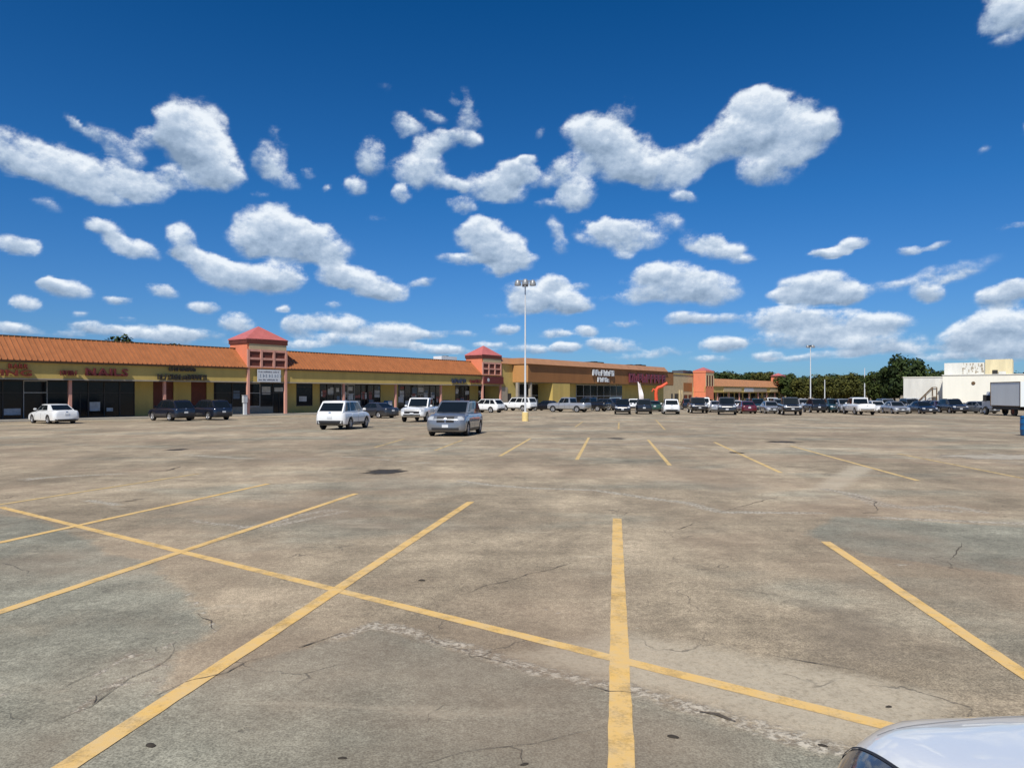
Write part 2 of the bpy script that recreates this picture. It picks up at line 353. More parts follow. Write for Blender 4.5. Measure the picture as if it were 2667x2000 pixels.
def fixn(me):
    bm = bmesh.new(); bm.from_mesh(me); bmesh.ops.recalc_face_normals(bm, faces=bm.faces); bm.to_mesh(me); bm.free()
def link(name, me, mat=None, parent=None, loc=None, rz=None):
    o = bpy.data.objects.new(name, me); C.objects.link(o)
    if mat is not None and me is not None and not me.materials: me.materials.append(mat)
    if parent: o.parent = parent
    if loc is not None: o.location = loc
    if rz is not None: o.rotation_euler = (0, 0, rz)
    return o
def obj(name, mb, mat, parent=None, smooth=False, sharp=35, loc=None, rz=None, kind=None):
    me = mb.mesh(name, smooth, sharp); o = link(name, me, mat, parent, loc, rz)
    if kind: o['kind'] = kind
    return o
def thing(name, label, cat, loc=(0, 0, 0), rz=0, group=None):
    o = bpy.data.objects.new(name, None); C.objects.link(o); o.location = loc; o.rotation_euler = (0, 0, rz)
    o.empty_display_size = .2
    o['label'] = label; o['category'] = cat
    if group: o['group'] = group
    return o
def tag(o, label, cat, group=None):
    o['label'] = label; o['category'] = cat
    if group: o['group'] = group
    return o

# ------------------------------------------------------------------ pavement
ZL = lambda x, y: (x/1.8433, 1100+y/1.8433)
ZM = lambda x, y: (900+x/1.8433, 1100+y/1.8433)
ZR = lambda x, y: (1767+x/1.8433, 1100+y/1.8433)
def gp(pts): return [tuple(G(*p)[:2]) for p in pts]
edge_main = gp([ZL(780, 1290), ZL(900, 1250), ZL(1080, 1200), ZL(1200, 1145), ZL(1300, 1120), ZL(1430, 1080), ZL(1540, 1050), ZM(0, 1030), ZM(130, 970), ZM(200, 1000),
   ZM(300, 1010), ZM(420, 1050), ZM(500, 1080), ZM(600, 1100), ZM(700, 1140), ZM(850, 1180), ZM(1000, 1215), ZM(1170, 1255), ZM(1270, 1290), ZM(1380, 1292), ZM(1500, 1330), ZM(1659, 1380),
   ZR(180, 1405), ZR(250, 1430), ZR(400, 1480), ZR(550, 1530), ZR(700, 1570), ZR(850, 1590), ZR(1100, 1640)])
grey_poly = gp([ZL(-500, 430), ZL(0, 440), ZL(200, 470), ZL(420, 560), ZL(520, 630), ZL(740, 660), ZL(800, 740), ZL(880, 790), ZL(940, 870), ZL(1000, 950), ZL(1035, 1000), ZL(1000, 1040), ZL(860, 1110), ZL(840, 1200)]) + edge_main + [(2.6, 1.0), (-12, 1.0), (-12, 6)]
grey_poly2 = gp([ZR(600, 540), ZR(750, 450), ZR(1659, 500), ZR(2400, 560), ZR(2400, 760), ZR(1659, 740), ZR(1300, 690), ZR(900, 640)])
pale_poly = gp([ZM(1300, 990), ZR(0, 1040), ZR(400, 1110), ZR(850, 1190), ZR(1260, 1290), ZR(1400, 1400), ZR(1300, 1500), ZR(1100, 1560), ZR(850, 1590), ZR(550, 1530), ZR(250, 1430), ZR(0, 1350), ZM(1380, 1280), ZM(1000, 1200), ZM(700, 1120)])
dark_poly = gp([ZR(500, 940), ZR(650, 860), ZR(900, 880), ZR(1150, 980), ZR(1280, 1110), ZR(1000, 1190), ZR(850, 1175), ZR(600, 1130), ZR(540, 1030)])
pale_tri = gp([ZR(600, 325), ZR(820, 205), ZR(970, 215), ZR(790, 325)])
ridge_lines = [
   gp([ZM(130, 970), ZM(300, 1000), ZM(420, 1040), ZM(600, 1090), ZM(850, 1170), ZM(1000, 1205), ZM(1170, 1240), ZM(1380, 1285), ZM(1659, 1370), ZR(250, 1420), ZR(550, 1520), ZR(850, 1580)]),
   gp([ZM(-60, 1040), ZM(130, 970)]),
   gp([ZL(880, 790), ZL(940, 870), ZL(1000, 950), ZL(1035, 1000)]),
   gp([ZL(855, 960), ZL(830, 1040), ZL(800, 1090)]),
   gp([ZL(930, 470), ZL(1020, 485), ZL(1180, 500), ZL(1300, 500), ZL(1659, 425)]),
   gp([ZM(550, 280), ZM(700, 300), ZM(900, 315), ZM(1200, 325), ZM(1500, 370), ZM(1640, 385), ZR(200, 430), ZR(680, 435)]),
   gp([ZR(700, 320), ZR(850, 345), ZR(940, 380), ZR(1080, 410), ZR(1300, 400), ZR(1460, 430)]),
   gp([ZR(950, 455), ZR(1250, 470), ZR(1659, 485), ZR(2200, 510)]),
   gp([ZM(830, 860), ZM(1000, 910), ZM(1200, 945), ZM(1290, 970), ZR(0, 1020)]),
   gp([ZL(640, 1100), ZL(760, 1165), ZL(820, 1180)]), gp([ZL(600, 1235), ZL(690, 1250)]), gp([ZL(0, 1435), ZL(20, 1440)]), gp([ZL(80, 1470), ZL(140, 1475)]),
   gp([ZL(450, 1300), ZL(430, 1370)]),
   gp([ZL(300, 1290), ZL(460, 1210), ZL(560, 1160), ZL(640, 1100)]), gp([ZL(380, 1400), ZL(470, 1290), ZL(590, 1225)]), gp([ZL(780, 1215), ZL(720, 1290), ZL(680, 1315)]), gp([ZL(0, 1310), ZL(30, 1300)]),
   gp([ZR(830, 345), ZR(980, 400), ZR(1180, 415), ZR(1320, 425)]), gp([ZL(1180, 505), ZL(1290, 490), ZL(1420, 445), ZL(1600, 420)]), gp([ZL(430, 375), ZL(560, 395)]),
   gp([ZM(0, 580), ZM(130, 600), ZM(240, 620)]),
   gp([ZR(1010, 690), ZR(1100, 680), ZR(1200, 690)]),
   gp([ZL(900, 155), ZL(1200, 175), ZL(1500, 175)]), gp([ZM(0, 165), ZM(400, 195)]), gp([ZM(880, 90), ZM(1100, 100), ZM(1500, 105), ZM(1659, 125)]),
   gp([ZR(0, 15), ZR(500, 22), ZR(1100, 30), ZR(1580, 38)]), gp([ZR(0, 125), ZR(170, 128)]), gp([ZL(0, 290), ZL(250, 262), ZL(700, 240)]),
]
ridge_w = [.11, .08, .04, .03, .10, .16, .18, .16, .02, .05, .05, .04, .03, .03, .035, .045, .05, .05, .22, .16, .14, .03, .04, .35, .25, .30, .6, .3, .2]
def sd_poly(X, Y, poly):
    p = np.array(poly); d = np.full(X.shape, 1e9); ins = np.zeros(X.shape, bool)
    for i in range(len(p)):
        a = p[i]; b = p[(i+1) % len(p)]
        e = b-a; w0 = X-a[0]; w1 = Y-a[1]
        t = np.clip((w0*e[0]+w1*e[1])/(e@e+1e-12), 0, 1)
        d = np.minimum(d, np.hypot(w0-e[0]*t, w1-e[1]*t))
        c = ((a[1] > Y) != (b[1] > Y)) & (X < (b[0]-a[0])*(Y-a[1])/(b[1]-a[1]+1e-12)+a[0])
        ins ^= c
    return np.where(ins, d, -d)
def d_line(X, Y, pl):
    p = np.array(pl); d = np.full(X.shape, 1e9)
    for a, b in zip(p[:-1], p[1:]):
        e = b-a; w0 = X-a[0]; w1 = Y-a[1]
        t = np.clip((w0*e[0]+w1*e[1])/(e@e+1e-12), 0, 1)
        d = np.minimum(d, np.hypot(w0-e[0]*t, w1-e[1]*t))
    return d
def build_ground():
    xs = np.unique(np.round(np.concatenate([[-3000, -1500, -700, -400, -250, -160, -120], np.arange(-90, -10, 2.0), np.arange(-10, 13, .09), np.arange(13, 40, 1.0), np.arange(40, 130, 2.0), [160, 250, 400, 700, 1500, 3000]]), 4))
    ys = np.unique(np.round(np.concatenate([[-400, -200, -100, -40, -20, -8, -2], np.arange(1, 16, .09), np.arange(16, 60, .5), np.arange(60, 100, 1.0), [100, 110, 120, 130, 140, 150, 160, 180, 200, 220, 240, 300, 400, 700, 1500, 3500]]), 4))
    X, Y = np.meshgrid(xs, ys); X = X.ravel(); Y = Y.ravel()
    kz = np.array(GK); Z = np.interp(Y, kz[:, 0], kz[:, 1])
    nx, ny = len(xs), len(ys)
    idx = np.arange(nx*ny).reshape(ny, nx)
    faces = np.stack([idx[:-1, :-1], idx[:-1, 1:], idx[1:, 1:], idx[1:, :-1]], -1).reshape(-1, 4)
    me = bpy.data.meshes.new('parking_lot')
    me.vertices.add(nx*ny); me.vertices.foreach_set('co', np.stack([X, Y, Z], -1).astype(np.float32).ravel())
    me.loops.add(faces.size); me.loops.foreach_set('vertex_index', faces.ravel().astype(np.int32))
    me.polygons.add(len(faces)); me.polygons.foreach_set('loop_start', np.arange(0, faces.size, 4).astype(np.int32))
    me.update(calc_edges=True)
    near = (np.abs(X) < 70) & (Y < 75)
    def attr(name, fn, default):
        a = me.attributes.new(name, 'FLOAT', 'POINT'); v = np.full(X.shape, default, np.float32)
        v[near] = fn(X[near], Y[near]); a.data.foreach_set('value', v)
    attr('grey_sd', lambda x, y: np.clip(np.maximum(sd_poly(x, y, grey_poly), sd_poly(x, y, grey_poly2)), -3, 3), -3)
    attr('pale_sd', lambda x, y: np.clip(np.maximum(sd_poly(x, y, pale_poly), sd_poly(x, y, pale_tri)), -3, 3), -3)
    attr('dark_sd', lambda x, y: np.clip(sd_poly(x, y, dark_poly), -3, 3), -3)
    def rd(x, y):
        out = np.full(x.shape, -3.0)
        for l, w in zip(ridge_lines, ridge_w): out = np.maximum(out, 1-d_line(x, y, l)/w)
        return out
    attr('ridge', rd, -3)
    m, N, L, b = new_mat('worn_parking_lot_pavement')
    b.inputs['Roughness'].default_value = .9; b.inputs['Specular IOR Level'].default_value = .25
    g = N.new('ShaderNodeNewGeometry'); P = g.outputs['Position']
    def mt(op, a, bb=None, c=None, clamp=False):
        n = N.new('ShaderNodeMath'); n.operation = op; n.use_clamp = clamp
        for i, v in enumerate((a, bb, c)):
            if v is None: continue
            if isinstance(v, (int, float)): n.inputs[i].default_value = v
            else: L.new(v, n.inputs[i])
        return n.outputs[0]
    def nz(scale, det=5, rough=.6, stretch=None, rot=0, dist=0, off=(0, 0, 0)):
        n = N.new('ShaderNodeTexNoise'); n.inputs['Scale'].default_value = scale; n.inputs['Detail'].default_value = det
        n.inputs['Roughness'].default_value = rough; n.inputs['Distortion'].default_value = dist
        mp = N.new('ShaderNodeMapping'); mp.inputs['Scale'].default_value = stretch or (1, 1, 1); mp.inputs['Rotation'].default_value = (0, 0, rot); mp.inputs['Location'].default_value = off
        L.new(P, mp.inputs[0]); L.new(mp.outputs[0], n.inputs['Vector']); return n.outputs['Fac']
    def at_(n_):
        a = N.new('ShaderNodeAttribute'); a.attribute_name = n_; return a.outputs['Fac']
    def ss(v, a, bb, lo=0, hi=1):
        r = N.new('ShaderNodeMapRange'); r.interpolation_type = 'SMOOTHSTEP'; L.new(v, r.inputs[0])
        r.inputs[1].default_value = a; r.inputs[2].default_value = bb; r.inputs[3].default_value = lo; r.inputs[4].default_value = hi; return r.outputs[0]
    def mix(f, a, bb, blend='MIX'):
        x = N.new('ShaderNodeMix'); x.data_type = 'RGBA'; x.blend_type = blend
        for s_, v in ((0, f), (6, a), (7, bb)):
            if isinstance(v, tuple): x.inputs[s_].default_value = (*v, 1) if len(v) == 3 else v
            elif isinstance(v, (int, float)): x.inputs[s_].default_value = v
            else: L.new(v, x.inputs[s_])
        return x.outputs[2]
    brown = (.368, .298, .205); grey = (.284, .274, .212); pale = (.52, .45, .335); dark = (.17, .14, .105)
    edge_n = mt('MULTIPLY', mt('SUBTRACT', nz(5, 6, .7), .5), .35)
    gf = ss(mt('ADD', at_('grey_sd'), edge_n), -.06, .10)
    gfar = mt('MULTIPLY', ss(nz(.16, 4, .55, (1, 1.8, 1), .3), .50, .62), .62)
    gf = mt('MAXIMUM', gf, gfar)
    gf = mt('MULTIPLY', gf, ss(nz(1.1, 5, .6), .22, .5, .6, .92))
    col = mix(gf, brown, grey)
    # broad weather stains, along and across the lot
    s1 = ss(nz(.35, 6, .62, (1, .45, 1), .25), .38, .66, .78, 1.16)
    s2 = ss(nz(1.7, 6, .65, (1, .6, 1), -.5), .33, .68, .84, 1.15)
    s3 = ss(nz(.07, 3, .5, (.5, 1.6, 1)), .35, .65, .90, 1.12)
    s4 = ss(nz(.5, 5, .7, (.12, 1.4, 1), .15), .4, .66, .90, 1.12)
    # aggregate grain and fine brushed streaks
    s7 = ss(nz(5, 6, .72, (.5, 1.2, 1), .6), .32, .68, .93, 1.07)
    s8 = ss(nz(2.6, 7, .75), .34, .66, .90, 1.10)
    s5 = ss(nz(85, 3, .75), .32, .68, .62, 1.38)
    s6 = ss(nz(22, 5, .75), .32, .68, .80, 1.20)
    v = mt('MULTIPLY', mt('MULTIPLY', s1, s2), mt('MULTIPLY', s3, s4)); v = mt('MULTIPLY', v, mt('MULTIPLY', s5, s6)); v = mt('MULTIPLY', v, mt('MULTIPLY', s7, s8))
    sv = N.new('ShaderNodeVectorMath'); sv.operation = 'SCALE'; L.new(col, sv.inputs[0]); L.new(v, sv.inputs['Scale'])
    col = sv.outputs[0]
    df = mt('MULTIPLY', ss(mt('ADD', at_('dark_sd'), mt('MULTIPLY', mt('SUBTRACT', nz(2.2, 6, .7), .5), 1.2)), -.25, .45), .50)
    col = mix(df, col, dark)
    pf = mt('MULTIPLY', ss(mt('ADD', at_('pale_sd'), edge_n), -.08, .22), ss(nz(30, 3, .7), .3, .6, .35, .75))
    col = mix(pf, col, pale)
    # random pale worn patches
    pw = mt('MULTIPLY', ss(nz(.9, 6, .7, (.5, 1.5, 1), .2, .6, (31, 7, 0)), .60, .72), .45)
    col = mix(pw, col, pale)
    # ridge: chipped light aggregate
    rn = mt('ADD', at_('ridge'), mt('MULTIPLY', mt('SUBTRACT', nz(9, 5, .75), .55), 2.2))
    rf = ss(rn, .0, .6)
    chips = ss(nz(26, 4, .75), .40, .58)
    rcol = mix(chips, (.21, .175, .13), (.62, .56, .45))
    col = mix(mt('MULTIPLY', rf, .85), col, rcol)
    # reddish tint drift and dark dust spots
    col = mix(mt('MULTIPLY', ss(nz(.25, 4, .6, off=(9, 2, 0)), .45, .65), .35), col, (.33, .235, .16))
    spots = ss(nz(3.4, 2, .5, off=(3, 4, 0)), .74, .78); col = mix(mt('MULTIPLY', spots, .6), col, (.09, .08, .06))
    # hairline cracks
    vo = N.new('ShaderNodeTexVoronoi'); vo.feature = 'DISTANCE_TO_EDGE'; vo.inputs['Scale'].default_value = .33
    nd = N.new('ShaderNodeTexNoise'); nd.inputs['Scale'].default_value = 1.4; nd.inputs['Detail'].default_value = 7; L.new(P, nd.inputs['Vector'])
    ad = N.new('ShaderNodeVectorMath'); ad.operation = 'ADD'; sc = N.new('ShaderNodeVectorMath'); sc.operation = 'SCALE'; sc.inputs['Scale'].default_value = 1.6
    L.new(nd.outputs['Color'], sc.inputs[0]); L.new(P, ad.inputs[0]); L.new(sc.outputs[0], ad.inputs[1]); L.new(ad.outputs[0], vo.inputs['Vector'])
    cr = mt('MULTIPLY', ss(vo.outputs['Distance'], .0015, .0055, 1, 0), ss(nz(.8, 3, .6, off=(5, 5, 0)), .50, .60))
    col = mix(mt('MULTIPLY', cr, .55), col, (.08, .07, .055))
    L.new(col, b.inputs['Base Color'])
    bp = N.new('ShaderNodeBump'); bp.inputs['Strength'].default_value = .55; bp.inputs['Distance'].default_value = .012
    h = mt('ADD', mt('MULTIPLY', nz(60, 4, .7), .5), mt('MULTIPLY', rf, mt('MULTIPLY', chips, 1.2)))
    h = mt('ADD', h, mt('MULTIPLY', nz(7, 5, .7), .8)); h = mt('SUBTRACT', h, mt('MULTIPLY', cr, .8))
    L.new(h, bp.inputs['Height']); L.new(bp.outputs[0], b.inputs['Normal'])
    me.materials.append(m)
    o = link('parking_lot', me); o['kind'] = 'structure'
    return o
lot = build_ground()

def alpha_mat(name, col, col2, wear_scale, lo, hi, rough=.8, edge=None):
    """paint that lets the pavement show where it is worn away"""
    m, N, L, b = new_mat(name)
    b.inputs['Roughness'].default_value = rough; b.inputs['Specular IOR Level'].default_value = .25
    g = N.new('ShaderNodeNewGeometry')
    def nz(s, d=6, r=.7):
        n = N.new('ShaderNodeTexNoise'); n.inputs['Scale'].default_value = s; n.inputs['Detail'].default_value = d; n.inputs['Roughness'].default_value = r
        L.new(g.outputs['Position'], n.inputs['Vector']); return n.outputs['Fac']
    x = N.new('ShaderNodeMix'); x.data_type = 'RGBA'; x.inputs[6].default_value = (*col, 1); x.inputs[7].default_value = (*col2, 1)
    r0 = N.new('ShaderNodeMapRange'); r0.inputs[1].default_value = .35; r0.inputs[2].default_value = .65; L.new(nz(9), r0.inputs[0]); L.new(r0.outputs[0], x.inputs[0])
    L.new(x.outputs[2], b.inputs['Base Color'])
    r = N.new('ShaderNodeMapRange'); r.inputs[1].default_value = lo; r.inputs[2].default_value = hi; L.new(nz(wear_scale, 8, .75), r.inputs[0])
    n2 = nz(70, 2, .6); mm = N.new('ShaderNodeMath'); mm.operation = 'MULTIPLY_ADD'; L.new(n2, mm.inputs[0]); mm.inputs[1].default_value = .62; L.new(r.outputs[0], mm.inputs[2])
    c = N.new('ShaderNodeMath'); c.operation = 'MULTIPLY'; c.use_clamp = True; L.new(mm.outputs[0], c.inputs[0]); c.inputs[1].default_value = 1
    if edge:
        at_ = N.new('ShaderNodeAttribute'); at_.attribute_name = 'edge'
        e2 = N.new('ShaderNodeMath'); e2.operation = 'ADD'; L.new(at_.outputs['Fac'], e2.inputs[0])
        nn = N.new('ShaderNodeMath'); nn.operation = 'MULTIPLY_ADD'; L.new(nz(edge), nn.inputs[0]); nn.inputs[1].default_value = 1.6; nn.inputs[2].default_value = -.8
        L.new(nn.outputs[0], e2.inputs[1])
        e3 = N.new('ShaderNodeMapRange'); e3.inputs[1].default_value = .15; e3.inputs[2].default_value = .5; L.new(e2.outputs[0], e3.inputs[0])
        c2 = N.new('ShaderNodeMath'); c2.operation = 'MULTIPLY'; L.new(c.outputs[0], c2.inputs[0]); L.new(e3.outputs[0], c2.inputs[1]); c = c2
    L.new(c.outputs[0], b.inputs['Alpha'])
    return m
M['line'] = alpha_mat('yellow_line_paint', (.74, .47, .15), (.66, .47, .23), 3.2, .26, .62)
M['line_mid'] = alpha_mat('thin_line_paint', (.70, .48, .19), (.58, .43, .21), 2.5, .26, .60)
M['line_far'] = alpha_mat('faded_line_paint', (.66, .46, .19), (.50, .38, .20), 2.5, .34, .62)
M['line_faint'] = alpha_mat('very_faded_line_paint', (.52, .40, .22), (.42, .34, .22), 2.5, .45, .85)
M['crack'] = alpha_mat('dark_crack', (.085, .07, .052), (.15, .12, .09), 11, .42, .62)  # dark tone of the cracks themselves
M['stain'] = alpha_mat('oil_stain', (.028, .025, .022), (.07, .06, .05), 6, .1, .3, edge=3.0)
M['stain2'] = alpha_mat('pale_stain', (.45, .40, .31), (.38, .33, .26), 3, .2, .6, edge=2.0)

def strip(name, pts, width, mat, dz=.004, jitter=0.0, step=.25, taper=False):
    """a flat ribbon laid on the ground along world xy points"""
    P = [Vector((p[0], p[1])) for p in pts]; Q = []
    for a, b in zip(P[:-1], P[1:]):
        n = max(1, int((b-a).length/step))
        for i in range(n): Q.append(a.lerp(b, i/n))
    Q.append(P[-1])
    ys = [k[0] for k in GK]
    mb = MB(); n = len(Q); vs = []; fs = []
    for i, q in enumerate(Q):
        d = (Q[min(i+1, n-1)]-Q[max(i-1, 0)]).normalized(); s = Vector((-d.y, d.x))
        w = width/2*(1+random.uniform(-jitter, jitter))
        if taper: w *= max(.15, math.sin(PI*min(1, max(0, i/(n-1)))))**.5
        c = q+s*random.uniform(-1, 1)*jitter*width*.6
        for sg in (1, -1):
            p = c+s*w*sg; vs.append((p.x, p.y, gz(p.y)+dz))
    for i in range(n-1): fs.append((2*i, 2*i+1, 2*i+3, 2*i+2))
    mb.add(vs, fs)
    return obj(name, mb, mat, lot)
def pline(a, b, mat='line', w=.105, ext0=0, ext1=0):
    p = G(*a); q = G(*b); p = Vector((p.x, p.y)); q = Vector((q.x, q.y)); d = (q-p).normalized()
    strip('parking_line', [p-d*ext0, q+d*ext1], w, M[mat], .0022, .032, .13)
D_ = lambda x, y: (x*1.2057, y*1.2057)
cross = (D_(0, 1095), D_(1975, 1582))
def cut(px): return None
pline(cross[0], cross[1], ext0=.0, ext1=.9)
M_dz2 = .008
def pline2(a, b, mat='line', w=.105, ext0=0, ext1=0):
    p = G(*a); q = G(*b); p = Vector((p.x, p.y)); q = Vector((q.x, q.y)); d = (q-p).normalized()
    strip('parking_line', [p-d*ext0, q+d*ext1], w, M[mat], .0042, .032, .13)
pline2(D_(1333, 1120), D_(1342, 1659), w=.12, ext1=3)
pline2(D_(1017, 1084), D_(140, 1659), w=.115, ext1=4)
pline2(D_(770, 1066), D_(0, 1322), ext1=3)
pline2(D_(580, 1045), D_(0, 1172), ext1=4)
pline2(D_(430, 1023), D_(0, 1090), 'line_far', ext1=5)
pline2(D_(1783, 1170), D_(2212, 1456), ext1=2)
for a, b, m_ in [(D_(1146, 947), D_(1080, 985), 'line'), (D_(1272, 945), D_(1246, 993), 'line'), (D_(1400, 950), D_(1447, 1005), 'line'), (D_(1543, 955), D_(1687, 1021), 'line'),
               (D_(1708, 963), D_(1983, 1038), 'line'), ((2337, 1181), (2667, 1246), 'line_far'), ((1204, 1146), (1133, 1173), 'line_far'), ((1052, 1143), (976, 1165), 'line_far'),
               ((1612, 1100), (1611, 1118), 'line_far'), ((1708, 1093), (1732, 1119), 'line_far'), ((1518, 1098), (1498, 1112), 'line_far')]:
    pline(a, b, 'line_mid' if m_ == 'line' else m_, .105 if m_ != 'line_faint' else .1)
# cracks that can be followed by eye
for pts, w in [
   ([ZL(0, 1530), ZL(120, 1480), ZL(300, 1420), ZL(430, 1365), ZL(500, 1300), ZL(560, 1262), ZL(620, 1230), ZL(740, 1180), ZL(820, 1110), ZL(845, 1050)], .010),
   ([ZL(740, 1310), ZL(900, 1250), ZL(980, 1222), ZL(1080, 1200), ZL(1200, 1145), ZL(1300, 1120)], .016),
   ([ZL(1430, 1082), ZL(1540, 1052), ZL(1640, 1012)], .025),
   ([ZM(570, 825), ZM(700, 780), ZM(850, 740), ZM(1000, 700), ZM(1120, 665)], .016),
   ([ZM(330, 1640), ZM(500, 1600), ZM(780, 1560), ZM(900, 1545), ZM(1100, 1490), ZM(1240, 1460)], .007),
   ([ZM(780, 1560), ZM(835, 1575), ZM(850, 1640)], .010), ([ZM(380, 1450), ZM(390, 1400), ZM(480, 1350)], .005),
   ([ZM(1170, 1262), ZM(1270, 1296), ZM(1380, 1300)], .014), ([ZM(600, 1105), ZM(720, 1150), ZM(860, 1186)], .010),
   ([ZR(100, 1395), ZR(180, 1408), ZR(270, 1440)], .035), ([ZR(400, 1112), ZR(650, 1152), ZR(850, 1188)], .014),
   ([ZR(50, 802), ZR(250, 800), ZR(430, 822), ZR(600, 860)], .010),
   ([ZR(880, 434), ZR(955, 434)], .10), ([ZR(750, 335), ZR(850, 352), ZR(940, 382), ZR(950, 425)], .03), ([ZR(0, 515), ZR(80, 485)], .025), ([ZR(200, 432), ZR(330, 395), ZR(500, 350)], .02),
   ([ZL(930, 925), ZL(1000, 955), ZL(1035, 1000)], .018), ([ZL(300, 1285), ZL(400, 1225), ZL(520, 1180)], .008), ([ZL(430, 1360), ZL(450, 1310), ZL(560, 1262)], .010),
   ([ZL(720, 235), ZL(800, 233), ZL(870, 212)], .12), ([ZL(590, 380), ZL(660, 372)], .08),
   ([ZR(1300, 660), ZR(1330, 620), ZR(1360, 580)], .02)]:
    wp = []
    gpn = gp(pts)
    for a, b in zip(gpn[:-1], gpn[1:]):
        a = Vector(a); b = Vector(b); n = max(2, int((b-a).length/.08))
        s = Vector((-(b-a).y, (b-a).x)).normalized()
        for i in range(n):
            q = a.lerp(b, i/n); k = float(vnoise(q.x*5, q.y*5, 0))*.03+float(vnoise(q.x*22, q.y*22, 3))*.012
            wp.append(q+s*k)
    wp.append(Vector(gpn[-1]))
    strip('crack', wp, w*.62, M['crack'], .0056, .5, .05, taper=True)
def stain(px, py, rx, ry, mat, name='stain', rot=0, dz=.0022):
    c = G(px, py); rings = 10; n = 40; vs = [(c.x, c.y, gz(c.y)+dz)]; ed = [1.0]
    for k in range(1, rings+1):
        for i in range(n):
            a = 2*PI*i/n; r = k/rings
            x = rx*r*math.cos(a); y = ry*r*math.sin(a)
            x, y = x*math.cos(rot)-y*math.sin(rot), x*math.sin(rot)+y*math.cos(rot)
            vs.append((c.x+x, c.y+y, gz(c.y+y)+dz)); ed.append(1-r)
    fs = [(0, 1+i, 1+(i+1) % n) for i in range(n)]
    for k in range(rings-1):
        for i in range(n):
            a = 1+k*n; j = (i+1) % n; fs.append((a+i, a+n+i, a+n+j, a+j))
    mb = MB(); mb.add(vs, fs); o = obj(name, mb, M[mat], lot)
    at_ = o.data.attributes.new('edge', 'FLOAT', 'POINT'); at_.data.foreach_set('value', ed)
    return o
stain(1003, 1228, .62, .8, 'stain'); stain(462, 1171, .45, .6, 'stain'); stain(1919, 1179, .28, .5, 'stain')
stain(1605, 1142, .5, .9, 'stain', dz=.0024); stain(2040, 1151, .8, .9, 'stain'); stain(2650, 1190, 3, 1.6, 'stain2')

# small dark bits lying on the lot
def pebble(px, py, r, label, kind=0):
    p = G(px, py); mb = MB(); n = 9
    prof = [(0, r*.55), (r*.5, r*.5), (r*.9, r*.25), (r, .0)]
    mb.lathe(prof, 'Z', n); me = mb.mesh('leaf_litter', True)
    for v in me.vertices:
        k = 1+.25*float(vnoise(v.co.x*40+px, v.co.y*40, v.co.z*60)); v.co.x *= k*1.7; v.co.y *= k*.9
    fixn(me)
    o = link('dry_leaf', me, M['pebble'], None, (p.x, p.y, p.z-.001), random.uniform(-.6, .6))
    tag(o, label, 'dry leaf', 'dark dry leaves scattered on the pavement')
pebble(393, 1941, .021, 'dark curled dry leaf near the lower left corner beside the slanting yellow line')
pebble(892, 1974, .014, 'small dark dry leaf at the bottom edge of the pavement, left of centre')
pebble(1366, 1990, .012, 'small dark dry leaf at the very bottom, at the end of a hairline crack')
pebble(1752, 1918, .017, 'dark dry leaf just right of the centre yellow line near the bottom')
pebble(2315, 1840, .014, 'small dark dry leaf right of the crossing yellow line, above the white hood')
pebble(2143, 1941, .013, 'small dark dry leaf in the pale strip left of the white hood')
pebble(1098, 1512, .024, 'small dark dry leaf left of centre between two slanting yellow lines')

# ------------------------------------------------------------------ strip mall frame: x along the facade, y into the building
U = Vector((.592, .806, 0)).normalized(); NV = Vector((U.y, -U.x, 0))
BO = Vector((-41.2, 57.0, 0)); BR = math.atan2(U.y, U.x)
def bw(s, d, z=0): return BO+U*s-NV*d+Vector((0, 0, z))
def s_at(px, d=0):
    O = BO-NV*d; xr = px-CX
    return (xr*O.y-F*O.x)/(F*U.x-xr*U.y)
def z_at(px, py, d=0):
    p = bw(s_at(px, d), d); return EYE+(HY-py)/F*p.y
EAVE, RTOP, FB, SB = 4.30, 6.33, 2.68, 3.2     # eave, roof top, fascia bottom, depth of the covered walk

# the sidewalk in front of the shops
def walk(name, s0, s1, d0, d1, h=.14):
    mb = MB(); n = max(2, int((s1-s0)/4)); vs = []; fs = []
    for i in range(n+1):
        s = s0+(s1-s0)*i/n
        for d in (d0, d1):
            p = bw(s, d); vs.append((p.x, p.y, gz(bw(s, d0).y)+h))
        for d in (d0, d1):
            p = bw(s, d); vs.append((p.x, p.y, -2.2))
    for i in range(n):
        a = 4*i; b = a+4
        fs += [(a, b, b+1, a+1), (a+2, b+2, b, a), (a+1, b+1, b+3, a+3)]
    fs += [(0, 1, 3, 2), (4*n, 4*n+2, 4*n+3, 4*n+1)]
    mb.add(vs, fs); o = obj(name, mb, M['walk'], None, kind='structure'); fixn(o.data); return o
walk('sidewalk', -40, 67.3, -.75, SB+.2)
walk('sidewalk', 67.8, 127, -4.6, SB+.2)
walk('sidewalk', 127.5, 232, -.9, SB+.2)

